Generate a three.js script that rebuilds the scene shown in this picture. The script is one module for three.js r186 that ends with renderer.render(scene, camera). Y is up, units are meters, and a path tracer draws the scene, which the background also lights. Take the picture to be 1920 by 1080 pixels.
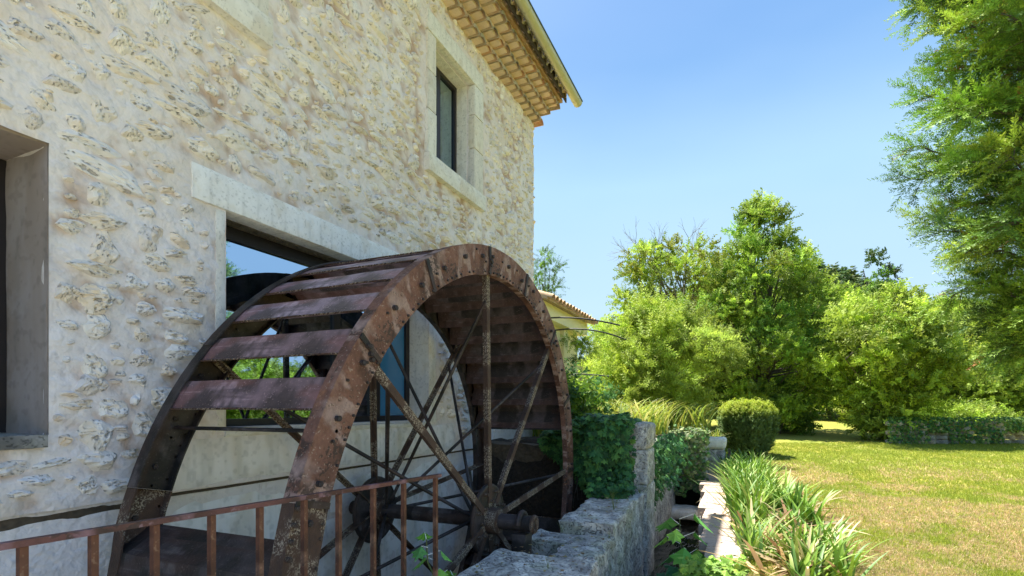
import * as THREE from 'three';
import { mergeGeometries, mergeVertices, toCreasedNormals } from 'three/addons/utils/BufferGeometryUtils.js';

// ---------------------------------------------------------------- camera, sky, sun, exposure
// axes: x = away from the house wall, -z = along the wall; helper V(p, y, u): p metres towards the wall, u metres along it
const EYE = 1.45;
const scene = new THREE.Scene();
const camera = new THREE.PerspectiveCamera(2 * Math.atan(540 / 1000) * 180 / Math.PI, 16 / 9, 0.05, 3000);
camera.position.set(0, EYE, 0);
camera.rotation.set(0, Math.atan(0.438), 0);
camera.setViewOffset(1920, 1080, 0, -225, 1920, 1080);      // shift lens: horizon low in the frame, verticals upright
const renderer = new THREE.WebGLRenderer({ antialias: true });
renderer.toneMapping = THREE.LinearToneMapping;
renderer.toneMappingExposure = 3.2;
renderer.shadowMap.enabled = true;

const hash = (x, y, z) => { let h = Math.imul(x, 374761393) ^ Math.imul(y, 668265263) ^ Math.imul(z, 2147483647 - 1274126177); h = Math.imul(h ^ h >>> 13, 1274126177); h ^= h >>> 16; return (h >>> 0) / 4294967296; };
const sm = t => t * t * (3 - 2 * t), lerp = (a, b, t) => a + (b - a) * t, clamp = (x, a = 0, b = 1) => Math.min(b, Math.max(a, x));
const ss = (a, b, x) => sm(clamp((x - a) / (b - a)));
function vn(x, y, z = 0, per = 0) {
  const X = Math.floor(x), Y = Math.floor(y), Z = Math.floor(z), fx = sm(x - X), fy = sm(y - Y), fz = sm(z - Z);
  const w = per ? v => ((v % per) + per) % per : v => v;
  const x0 = w(X), x1 = w(X + 1), y0 = w(Y), y1 = w(Y + 1);
  const a = lerp(lerp(hash(x0, y0, Z), hash(x1, y0, Z), fx), lerp(hash(x0, y1, Z), hash(x1, y1, Z), fx), fy);
  if (fz === 0) return a;
  return lerp(a, lerp(lerp(hash(x0, y0, Z + 1), hash(x1, y0, Z + 1), fx), lerp(hash(x0, y1, Z + 1), hash(x1, y1, Z + 1), fx), fy), fz);
}
function fbm(x, y, z = 0, oct = 4, per = 0) { let s = 0, a = .5, n = 0; for (let i = 0; i < oct; i++) { s += a * vn(x, y, z + i * 17, per); n += a; a *= .5; x *= 2; y *= 2; per *= 2; } return s / n; }
const SUN = new THREE.Vector3(-0.35, 1, -0.25).normalize();
const sun = new THREE.DirectionalLight(new THREE.Color(1, 0.94, 0.83), 4.7);
sun.position.copy(SUN).multiplyScalar(120); sun.castShadow = true;
sun.shadow.mapSize.set(4096, 4096);
Object.assign(sun.shadow.camera, { left: -60, right: 60, top: 60, bottom: -60, near: 1, far: 300 });
scene.add(sun); scene.add(sun.target);
{
  const w = 1024, h = 512, d = new Float32Array(w * h * 4);
  const stops = [[-90, .30, .30, .2], [-3, .42, .48, .45], [0, .46, .62, .76], [12, .40, .585, .76], [22, .35, .555, .76], [32, .19, .37, .67], [45, .12, .27, .60], [90, .07, .2, .5]];
  const gain = .45;
  for (let j = 0; j < h; j++) {
    const el = ((j + .5) / h - .5) * 180;
    let k = 0; while (k < stops.length - 2 && el > stops[k + 1][0]) k++;
    const a = stops[k], b = stops[k + 1]; let t = Math.min(1, Math.max(0, (el - a[0]) / (b[0] - a[0])));
    for (let i = 0; i < w; i++) {
      const az = ((i + .5) / w - .5) * 2 * Math.PI, e = el * Math.PI / 180;
      const c = Math.cos(e) * Math.cos(az) * SUN.x + Math.sin(e) * SUN.y + Math.cos(e) * Math.sin(az) * SUN.z;
      const glow = el > 0 ? .5 * Math.pow(Math.max(0, c), 14) : 0;
      const o = (j * w + i) * 4;
      const veil = el > 2 ? .05 * (fbm(az * 3.2 + el * .03, el * .16, 5, 4) - .35) : 0, dx = az * 57.3 + 66.5, tr = el > 0 ? .035 * Math.exp(-Math.pow((el - 21.6 - dx * .30) / .16, 2)) * ss(-6, -1, dx) * ss(9, 5, dx) : 0;
      for (let q = 0; q < 3; q++) d[o + q] = veil * [.5, .45, .35][q] + tr + gain * (a[q + 1] + (b[q + 1] - a[q + 1]) * t) + glow * [1, .97, .9][q];
      d[o + 3] = 1;
    }
  }
  const sky = new THREE.DataTexture(d, w, h, THREE.RGBAFormat, THREE.FloatType);
  sky.mapping = THREE.EquirectangularReflectionMapping; sky.magFilter = sky.minFilter = THREE.LinearFilter; sky.needsUpdate = true;
  scene.background = sky; scene.environment = sky;
}

// ---------------------------------------------------------------- helpers
const V = (p, y, u) => new THREE.Vector3(-p, y, -u);
const rngOf = s => () => { s |= 0; s = s + 0x6D2B79F5 | 0; let t = Math.imul(s ^ s >>> 15, 1 | s); t = t + Math.imul(t ^ t >>> 7, 61 | t) ^ t; return ((t ^ t >>> 14) >>> 0) / 4294967296; };
const toS = c => c <= .0031308 ? c * 12.92 : 1.055 * Math.pow(c, 1 / 2.4) - .055;
// colour + bump pair, tileable; fn(x, y in 0..1) -> [r, g, b, height, rough]
function tex(size, fn, metres) {
  const c = new Uint8Array(size * size * 4), b = new Uint8Array(size * size * 4);
  for (let j = 0; j < size; j++) for (let i = 0; i < size; i++) {
    const v = fn(i / size, j / size), o = (j * size + i) * 4;
    for (let q = 0; q < 3; q++) c[o + q] = 255 * toS(clamp(v[q]));
    c[o + 3] = 255; b[o] = b[o + 1] = b[o + 2] = 255 * clamp(v[3]); b[o + 3] = 255;
  }
  const mk = (a, srgb) => { const t = new THREE.DataTexture(a, size, size); t.wrapS = t.wrapT = THREE.RepeatWrapping; t.magFilter = THREE.LinearFilter; t.minFilter = THREE.LinearMipmapLinearFilter; t.generateMipmaps = true; if (srgb) t.colorSpace = THREE.SRGBColorSpace; t.repeat.set(1 / metres, 1 / metres); t.needsUpdate = true; return t; };
  return { map: mk(c, true), bumpMap: mk(b, false) };
}
const mixc = (a, b, t) => [lerp(a[0], b[0], t), lerp(a[1], b[1], t), lerp(a[2], b[2], t)];
const mat = (o) => new THREE.MeshStandardMaterial({ roughness: .9, ...o });
const names = {};
function numbered(n) { const k = names[n] = (names[n] ?? -1) + 1; return k ? n + '_' + String(k).padStart(3, '0') : n; }
function meta(o, label, category, group) { o.userData = { ...o.userData, label, category }; if (group) o.userData.group = group; return o; }
function thing(name, label, category, pos = [0, 0, 0], group) { const o = new THREE.Group(); o.name = numbered(name); o.position.copy(V(...pos)); scene.add(o); return meta(o, label, category, group); }
function part(name, geo, material, parent = scene) { const m = new THREE.Mesh(Array.isArray(geo) ? merge(geo) : geo, material); m.name = parent === scene ? numbered(name) : name; m.castShadow = m.receiveShadow = true; parent.add(m); return m; }
function struct(name, geo, material) { const m = part(name, geo, material); m.userData.kind = 'structure'; return m; }
function stuffed(m) { m.userData.kind = 'stuff'; return m; }
function merge(gs) {
  const any = gs.some(g => g.attributes.color);
  return mergeGeometries(gs.map(g => { const h = g.index ? g.toNonIndexed() : g; for (const k of Object.keys(h.attributes)) if (!['position', 'normal', 'uv', 'color'].includes(k)) h.deleteAttribute(k); if (any && !h.attributes.color) h.setAttribute('color', new THREE.BufferAttribute(new Float32Array(h.attributes.position.count * 3).fill(1), 3)); return h; }));
}
// raw geometry from quads/tris
class Geo {
  constructor() { this.p = []; this.t = []; }
  tri(a, b, c, ua = [0, 0], ub = [1, 0], uc = [1, 1]) { this.p.push(...a, ...b, ...c); this.t.push(...ua, ...ub, ...uc); }
  quad(a, b, c, d, ua = [0, 0], ub = [1, 0], uc = [1, 1], ud = [0, 1]) { this.tri(a, b, c, ua, ub, uc); this.tri(a, c, d, ua, uc, ud); }
  build(crease) { const g = new THREE.BufferGeometry(); g.setAttribute('position', new THREE.Float32BufferAttribute(this.p, 3)); g.setAttribute('uv', new THREE.Float32BufferAttribute(this.t, 2)); g.computeVertexNormals(); return crease ? toCreasedNormals(g, crease) : g; }
}
// sweep closed loops (arrays of Vector3) with end caps; uv in metres
function sweep(secs, caps = true, crease = .6) {
  const g = new Geo(), n = secs[0].length; let v = 0;
  const A = q => [q.x, q.y, q.z];
  for (let k = 0; k + 1 < secs.length; k++) {
    const dv = secs[k][0].distanceTo(secs[k + 1][0]); let u = 0;
    for (let i = 0; i < n; i++) { const j = (i + 1) % n, du = secs[k][i].distanceTo(secs[k][j]); g.quad(A(secs[k][i]), A(secs[k][j]), A(secs[k + 1][j]), A(secs[k + 1][i]), [u, v], [u + du, v], [u + du, v + dv], [u, v + dv]); u += du; }
    v += dv;
  }
  if (caps) for (const [s, flip] of [[secs[0], 1], [secs[secs.length - 1], 0]]) {
    const c = s.reduce((a, b) => a.clone().add(b)).multiplyScalar(1 / n);
    for (let i = 0; i < n; i++) { const a = s[i], b = s[(i + 1) % n]; flip ? g.tri(A(c), A(b), A(a), [0, 0], [.02, 0], [.02, .02]) : g.tri(A(c), A(a), A(b), [0, 0], [.02, 0], [.02, .02]); }
  }
  return g.build(crease);
}
// bar of rectangular section between two points
function bar(a, b, w, t, up = new THREE.Vector3(0, 1, 0)) {
  const d = b.clone().sub(a).normalize(); let s = new THREE.Vector3().crossVectors(d, up); if (s.lengthSq() < 1e-4) s.set(1, 0, 0); s.normalize(); const n = new THREE.Vector3().crossVectors(s, d);
  const sec = c => [[-1, -1], [1, -1], [1, 1], [-1, 1]].map(([i, j]) => c.clone().addScaledVector(s, i * w / 2).addScaledVector(n, j * t / 2));
  return sweep([sec(a), sec(b)], true, .3);
}
function tube(pts, r0, r1, seg = 7, jitter = 0) {
  const secs = []; let prev = null;
  for (let i = 0; i < pts.length; i++) {
    const d = (pts[i + 1] ?? pts[i]).clone().sub(pts[i - 1] ?? pts[i]).normalize(); const up = Math.abs(d.y) > .9 ? new THREE.Vector3(1, 0, 0) : new THREE.Vector3(0, 1, 0);
    let s = prev ? prev.clone().addScaledVector(d, -prev.dot(d)).normalize() : new THREE.Vector3().crossVectors(d, up).normalize(); prev = s; const n = new THREE.Vector3().crossVectors(d, s);
    const r = lerp(r0, r1, i / (pts.length - 1)), sec = [];
    for (let k = 0; k < seg; k++) { const a = k / seg * 6.2832, q = r * (1 + jitter * Math.sin(k * 7.3 + i * 3.1)); sec.push(pts[i].clone().addScaledVector(s, Math.cos(a) * q).addScaledVector(n, Math.sin(a) * q)); }
    secs.push(sec);
  }
  return sweep(secs, true, 1.2);
}
// box between (p0,y0,u0) and (p1,y1,u1), small chamfer, optionally subdivided and roughened; uv in metres
function block(p0, y0, u0, p1, y1, u1, rough = 0, cell = .1, seed = 0, round = .01) {
  const nx = rough ? Math.max(2, Math.ceil(Math.abs(p1 - p0) / cell)) : 1, ny = rough ? Math.max(2, Math.ceil(Math.abs(y1 - y0) / cell)) : 1, nz = rough ? Math.max(2, Math.ceil(Math.abs(u1 - u0) / cell)) : 1;
  const w = Math.abs(p1 - p0), h = Math.abs(y1 - y0), l = Math.abs(u1 - u0);
  let g = new THREE.BoxGeometry(w, h, l, nx, ny, nz);
  const P = g.attributes.position, N = g.attributes.normal, T = g.attributes.uv, cx = -(p0 + p1) / 2, cy = (y0 + y1) / 2, cz = -(u0 + u1) / 2;
  for (let i = 0; i < P.count; i++) {
    let x = P.getX(i), y = P.getY(i), z = P.getZ(i);
    const n = [Math.abs(N.getX(i)), Math.abs(N.getY(i)), Math.abs(N.getZ(i))];
    if (n[0] > .5) T.setXY(i, z + cz, y + cy); else if (n[1] > .5) T.setXY(i, z + cz, x + cx); else T.setXY(i, x + cx, y + cy);
    if (rough) {
      const e = [w / 2 - Math.abs(x), h / 2 - Math.abs(y), l / 2 - Math.abs(z)].sort((a, b) => a - b);
      const r = round * 2.2, k = e[1] < r ? round * .8 * (1 - e[1] / r) : 0;          // soften edges
      const X = (x + cx) * 4 + seed, Y = (y + cy) * 4, Z = (z + cz) * 4, m = rough;
      const f = (q) => (fbm(X + q, Y, Z, 3) - .5) * 2 * m + (fbm(X * 3.1 + q, Y * 3.1, Z * 3.1 + 9, 2) - .5) * m * .9;
      x -= Math.sign(x) * k; y -= Math.sign(y) * k; z -= Math.sign(z) * k;
      x += f(0) ; y += f(31) * .8; z += f(67);
    }
    P.setXYZ(i, x + cx, y + cy, z + cz);
  }
  if (rough) { const uv = g.attributes.uv; g.deleteAttribute('normal'); g = g.toNonIndexed(); g.computeVertexNormals(); const q = g.clone(); return toCreasedNormals(q, .75); }
  return g;
}
const _m = new THREE.Matrix4(), _q = new THREE.Quaternion(), _s = new THREE.Vector3();
function inst(name, geo, material, list, parent) {   // list of [pos, quaternion, scale, color]
  const m = new THREE.InstancedMesh(geo, material, list.length); m.name = parent === scene ? numbered(name) : name; m.castShadow = m.receiveShadow = true;
  list.forEach(([p, q, s, c], i) => { m.setMatrixAt(i, _m.compose(p, q, typeof s === 'number' ? _s.set(s, s, s) : s)); if (c) m.setColorAt(i, c); });
  parent.add(m); return stuffed(m);
}
const aim = (dir, roll = 0) => new THREE.Quaternion().setFromUnitVectors(new THREE.Vector3(0, 1, 0), dir).multiply(new THREE.Quaternion().setFromAxisAngle(new THREE.Vector3(0, 1, 0), roll));
const rdir = (r, up = 0) => { const z = r() * 2 - 1, a = r() * 6.2832, s = Math.sqrt(1 - z * z); const v = new THREE.Vector3(s * Math.cos(a), z + up, s * Math.sin(a)); return v.normalize(); };
const col = (r, g, b) => new THREE.Color().setRGB(r, g, b);

// ---------------------------------------------------------------- materials
const T = {};
T.mortar = tex(512, (x, y) => { const a = fbm(x * 6, y * 6, 1, 5, 6), b = fbm(x * 40, y * 40, 3, 3, 40), c = fbm(x * 3, y * 3, 7, 3, 3); const k = mixc([.83, .765, .765], [.79, .71, .67], ss(.4, .65, c)); const d = 1 - .10 * ss(.5, .8, b) - .12 * (a - .5); return [k[0] * d, k[1] * d, k[2] * d, a * .5 + b * .5]; }, 1.3);
T.stone = tex(512, (x, y) => { const a = fbm(x * 5, y * 7, 2, 5, 5), b = fbm(x * 40, y * 52, 5, 3, 40), c = fbm(x * 4, y * 4, 8, 4, 4); let k = mixc([.93, .90, .87], [.88, .79, .67], ss(.54, .78, c)); k = mixc(k, [.92, .91, .89], ss(.5, .72, a)); const pit = ss(.66, .8, b), e = fbm(x * 16, y * 20, 6, 3, 16); const d = (1 - .4 * pit) * (.84 + .3 * e); return [k[0] * d, k[1] * d, k[2] * d, a * .4 + .3 * e + .3 * (1 - pit)]; }, .7);
T.render = tex(512, (x, y) => { const a = fbm(x * 4, y * 4, 11, 5, 4), b = fbm(x * 50, y * 50, 13, 2, 50), c = fbm(x * 9, y * 3, 15, 4, 3), st = fbm(x * 14, y * 2, 17, 5, 2), bl = fbm(x * 8, y * 8, 19, 5, 8); let k = mixc([.93, .89, .89], [.82, .75, .69], ss(.47, .7, c)); k = mixc(k, [.60, .59, .56], ss(.52, .72, st) * .5); k = mixc(k, [.95, .92, .93], ss(.55, .68, bl) * .7); const d = 1 - .16 * ss(.55, .8, b); return [k[0] * d, k[1] * d, k[2] * d, a * .35 + b * .25 + bl * .4]; }, 2.1);
T.dressed = tex(512, (x, y) => { const a = fbm(x * 5, y * 5, 21, 5, 5), b = fbm(x * 60, y * 60, 23, 2, 60), st = fbm(x * 16, y * 2, 25, 5, 2), e = fbm(x * 18, y * 18, 27, 4, 18); let k = mixc([.82, .79, .75], [.72, .66, .58], ss(.45, .7, a)); k = mixc(k, [.52, .50, .47], ss(.52, .75, st) * .5); const d = (1 - .2 * ss(.62, .8, b)) * (.9 + .2 * e); return [k[0] * d, k[1] * d, k[2] * d, a * .3 + b * .3 + e * .4]; }, 1.1);
T.grey = tex(1024, (x, y) => { const a = fbm(x * 9, y * 9, 31, 6, 9), b = fbm(x * 90, y * 90, 33, 3, 90), c = fbm(x * 5, y * 5, 35, 6, 5), e = fbm(x * 34, y * 34, 36, 4, 34), l = fbm(x * 26, y * 26, 38, 4, 26), cr = Math.abs(fbm(x * 6, y * 6, 39, 5, 6) - .5); let k = mixc([.40, .385, .375], [.62, .60, .575], ss(.35, .68, a)); k = mixc(k, [.17, .165, .15], ss(.5, .72, c) * .6); k = mixc(k, [.70, .69, .62], ss(.6, .68, l) * .5); k = mixc(k, [.24, .27, .12], ss(.56, .72, fbm(x * 7, y * 7, 37, 5, 7)) * .35); const d = (.62 + .76 * e) * (1 - .5 * ss(.56, .72, b)) * (1 - .6 * ss(.012, .002, cr)); return [k[0] * d, k[1] * d, k[2] * d, a * .25 + .45 * e + .3 * (1 - ss(.55, .75, b)) - .3 * ss(.014, .003, cr)]; }, 1.4);
T.rust = tex(1024, (x, y) => { const a = fbm(x * 6, y * 6, 41, 6, 6), b = fbm(x * 90, y * 90, 43, 3, 90), c = fbm(x * 5, y * 14, 45, 6, 5), e = fbm(x * 120, y * 120, 48, 2, 120), f = fbm(x * 14, y * 14, 49, 5, 14), h = fbm(x * 4, y * 4, 50, 5, 4); let k = mixc([.10, .045, .032], [.20, .095, .068], ss(.4, .62, a)); k = mixc(k, [.33, .225, .20], ss(.5, .66, c) * ss(.4, .6, h)); k = mixc(k, [.34, .14, .06], ss(.52, .68, f) * ss(.5, .35, h) * .7); k = mixc(k, [.045, .028, .023], ss(.5, .6, f * .5 + b * .5) * ss(.46, .6, fbm(x * 7, y * 7, 52, 4, 7)) * .9); const d = .7 + .6 * b; k = k.map(v => v * d); k = mixc(k, [.5, .42, .36], ss(.74, .84, e) * .4); return [...k, .35 * f + .65 * b]; }, 1.3);
T.iron = tex(1024, (x, y) => { const a = fbm(x * 5, y * 9, 51, 6, 5), b = fbm(x * 120, y * 120, 53, 2, 120), c = fbm(x * 6, y * 3, 55, 6, 3), f = fbm(x * 30, y * 30, 57, 4, 30), st = fbm(x * 30, y * 3, 58, 5, 3); let k = mixc([.022, .019, .018], [.062, .051, .053], ss(.36, .66, a)); k = mixc(k, [.065, .034, .028], ss(.54, .7, c) * .55); k = mixc(k, [.15, .13, .132], ss(.5, .72, st) * ss(.4, .65, a) * .7); const d = .65 + .7 * f; k = k.map(v => v * d); k = mixc(k, [.24, .2, .18], ss(.74, .86, b) * .25); return [...k, .5 * f + .5 * b]; }, 1.2);
T.limed = tex(512, (x, y) => { const a = fbm(x * 8, y * 8, 61, 4, 8), b = fbm(x * 80, y * 80, 63, 3, 80), c = fbm(x * 5, y * 5, 65, 4, 5); let k = mixc([.045, .03, .024], [.11, .06, .04], a); k = mixc(k, [.44, .38, .30], ss(.46, .66, b) * ss(.36, .62, c) * .75); return [...k, .4 * a + .6 * b]; }, .5);
T.soil = tex(512, (x, y) => { const a = fbm(x * 6, y * 6, 71, 5, 6), b = fbm(x * 50, y * 50, 73, 3, 50); const k = mixc([.06, .045, .03], [.16, .12, .08], a); const d = .6 + .8 * b; return [k[0] * d, k[1] * d, k[2] * d, a * .4 + b * .6]; }, 1.5);
T.lawn = tex(1024, (x, y) => { const b = fbm(x * 70, y * 70, 83, 3, 70), c = fbm(x * 12, y * 12, 85, 4, 12); const d = .55 + .9 * b; const k = mixc([.95, 1, .8], [1.05, .95, .9], c); return [k[0] * d * .8, k[1] * d * .8, k[2] * d * .8, b]; }, 3.1);
T.bark = tex(256, (x, y) => { const a = fbm(x * 16, y * 4, 91, 4, 4), b = fbm(x * 6, y * 6, 93, 3, 6); const k = mixc([.06, .048, .04], [.17, .14, .115], a * .7 + b * .3); return [...k, a]; }, .5);
T.tile = tex(256, (x, y) => { const a = fbm(x * 5, y * 5, 101, 4, 5), b = fbm(x * 40, y * 40, 103, 2, 40); const k = mixc([.48, .30, .16], [.55, .42, .28], ss(.4, .65, a)); const d = .8 + .4 * b; return [k[0] * d, k[1] * d, k[2] * d, .5 * a + .5 * b]; }, .6);
T.yellow = tex(256, (x, y) => { const a = fbm(x * 4, y * 4, 111, 4, 4), b = fbm(x * 40, y * 40, 113, 2, 40); const k = mixc([.85, .72, .40], [.87, .79, .54], a); return [...k, b]; }, 1.7);
const bump = (t, s, o = {}) => mat({ ...t, bumpScale: s, ...o });
const M = {
  mortar: bump(T.mortar, .012), render: bump(T.render, .016), dressed: bump(T.dressed, .009), grey: bump(T.grey, .02), soil: bump(T.soil, .03, { roughness: 1 }),
  rust: bump(T.rust, .006, { metalness: .15, roughness: .75 }), iron: bump(T.iron, .003, { metalness: .25, roughness: .62 }), limed: bump(T.limed, .006, { metalness: .1, roughness: .85 }),
  bark: bump(T.bark, .01), tile: bump(T.tile, .005), yellow: bump(T.yellow, .004),
  stones: [[.90, .86, .84], [.91, .83, .76], [.90, .88, .90], [.90, .85, .81], [.82, .78, .78], [.93, .90, .90]].map(c => bump(T.stone, .035, { color: col(...c) })),
  stoneMix: bump(T.stone, .03, { vertexColors: true }),
  railing: bump(T.rust, .0015, { metalness: .2, roughness: .55, color: col(.50, .40, .60) }),
  worn: mat({ ...T.limed, color: col(3, 2.7, 2.5), roughness: .7 }),
  frame: mat({ color: col(.018, .013, .016), roughness: .45 }),
  glass: new THREE.MeshPhysicalMaterial({ color: col(.42, .54, .70), roughness: .02, metalness: 1 }),
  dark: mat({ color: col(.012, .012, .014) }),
  zinc: mat({ color: col(.50, .48, .33), roughness: .5, metalness: .35 }),
  water: new THREE.MeshPhysicalMaterial({ color: col(.012, .014, .012), roughness: .06, ...{ bumpMap: T.soil.bumpMap, bumpScale: .02 } }),
};
const leafM = (t = .4, o = {}) => new THREE.MeshPhysicalMaterial({ color: 0xffffff, roughness: .75, transmission: t, thickness: 0, side: THREE.DoubleSide, specularIntensity: .35, ...o });
M.leaf = leafM(.5); M.needle = leafM(.3, { roughness: .6 }); M.ivy = leafM(.3, { roughness: .55, specularIntensity: .35 }); M.strap = leafM(.35, { roughness: .5, vertexColors: false });

// ================================================================= SETTING
const rise = z => { const t = Math.max(0, z - 9); return .035 * t * t / (t + 3) ; };
const groundY = (p, u) => { const z = .4012 * p + .916 * u; return rise(z) + (z > 140 ? Math.pow((z - 140) / 100, 1.5) * 3 : 0); };
const edge = u => .014 + .071 * (u - 5.36);                 // right edge of the channel cap
{
  const us = [], qs = [];
  for (let u = -40; u < 2; u += 3) us.push(u); for (let u = 2; u < 16; u += .16) us.push(u); for (let u = 16, d = .3; u < 500; u += d) { us.push(u); d *= 1.09; }
  us.push(13.4); us.sort((a, b) => a - b);
  for (let q = 0; q < 9; q += .16) qs.push(-q); for (let q = 9, d = .3; q < 400; q += d) { qs.push(-q); d *= 1.12; } for (let q = .5, d = .5; q < 60; q += d) { qs.push(q); d *= 1.15; }
  qs.sort((a, b) => a - b);
  const pos = [], uv = [], cl = [], idx = [], W = qs.length;
  for (const u of us) for (const q of qs) {
    const p = (u < 13.4 ? edge(u) : edge(13.4)) + q, n = (fbm(p * 1.3, u * 1.3, 3, 3) - .5) * .07 * ss(0, 1, -q);
    pos.push(-p, groundY(p, u) + n - .012, -u); uv.push(p, u);
    // worn, dry strip beside the flower bed, green beyond
    const dry = clamp(ss(.36, .56, fbm(p * .9 + 5, u * .55, 9, 4)) * (1 - ss(3, 10, -p - (u - 6) * .1)) * 1.15 * (1 - ss(10, 18, u)) + .3 * ss(.5, .7, fbm(p * .35, u * .5, 21, 4)));
    const g1 = mixc([.25, .30, .04], [.35, .33, .055], ss(.3, .7, fbm(p * .6, u * .6, 14, 3)));
    cl.push(...mixc(g1, [.50, .36, .20], dry * .7));
  }
  for (let j = 0; j + 1 < us.length; j++) for (let i = 0; i + 1 < W; i++) {
    if (us[j] < 13.39 && qs[i + 1] > .001) continue;
    const a = j * W + i; idx.push(a, a + W, a + 1, a + 1, a + W, a + W + 1);
  }
  const g = new THREE.BufferGeometry(); g.setAttribute('position', new THREE.Float32BufferAttribute(pos, 3)); g.setAttribute('uv', new THREE.Float32BufferAttribute(uv, 2)); g.setAttribute('color', new THREE.Float32BufferAttribute(cl, 3)); g.setIndex(idx); g.computeVertexNormals();
  if (g.attributes.normal.getY(200) < 0) { g.setIndex(idx.map((v, i) => i % 3 === 1 ? idx[i + 1] : i % 3 === 2 ? idx[i - 1] : v)); g.computeVertexNormals(); }
  struct('lawn', g, bump(T.lawn, .03, { vertexColors: true, roughness: 1 }));
}
struct('pit_floor', block(1.8, -2.6, 1.2, 3.9, -2.25, 7.3, .05, .2), bump(T.soil, .05, { color: col(.35, .33, .33), roughness: .9 }));  // soil colour darkened here so the pit floor carries its deep shade
struct('channel_floor', block(.2, -1.2, 2.4, 2.1, -.86, 13, .05, .2), M.soil);
struct('channel_water', (() => { const g = new THREE.PlaneGeometry(1.5, 8.2, 30, 120); g.rotateX(-Math.PI / 2); const P = g.attributes.position; for (let i = 0; i < P.count; i++) P.setY(i, (fbm(P.getX(i) * 6, P.getZ(i) * 6, 2, 3) - .5) * .025); g.translate(-1.05, -.8, -6.6); g.computeVertexNormals(); return g; })(), M.water);
struct('platform', block(-.4, -2.5, -8, 1.9, 0, 1.5, 0), M.dressed);
struct('platform', block(-.4, -2.5, 1.5, 1.86, -.004, 2.55, 0), M.dressed);
part('terrace_wall', block(1.33, -1.2, 7.72, 1.6, .90, 11.44, .04, .08, 61, .02), M.grey).userData = { label: 'rough grey stone side of the terrace along the left of the channel', category: 'stone wall' };
struct('terrace_ground', block(1.46, -1.2, 7.12, 3.9, .93, 13.6, .06, .2), M.soil);
struct('pit_bank', (() => { const secs = []; for (let k = 0; k <= 14; k++) { const p = 1.35 + k * .17; const s = []; for (const [du, y] of [[0, -2.4], [-.32, -1.2], [-.22, -.3], [-.12, .35], [.02, .78], [.25, .95], [.6, .97], [.6, -2.4]]) s.push(V(p, y + (fbm(p * 4, y * 4, 3, 3) - .5) * .18, 7.1 + du + (fbm(p * 5, y * 5, 8, 3) - .5) * .25)); secs.push(s); } return sweep(secs, true, .9); })(), bump(T.soil, .05, { color: col(.3, .28, .28), roughness: 1 }));  // bank soil tinted darker than the open soil, standing in for deep shadow

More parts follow.
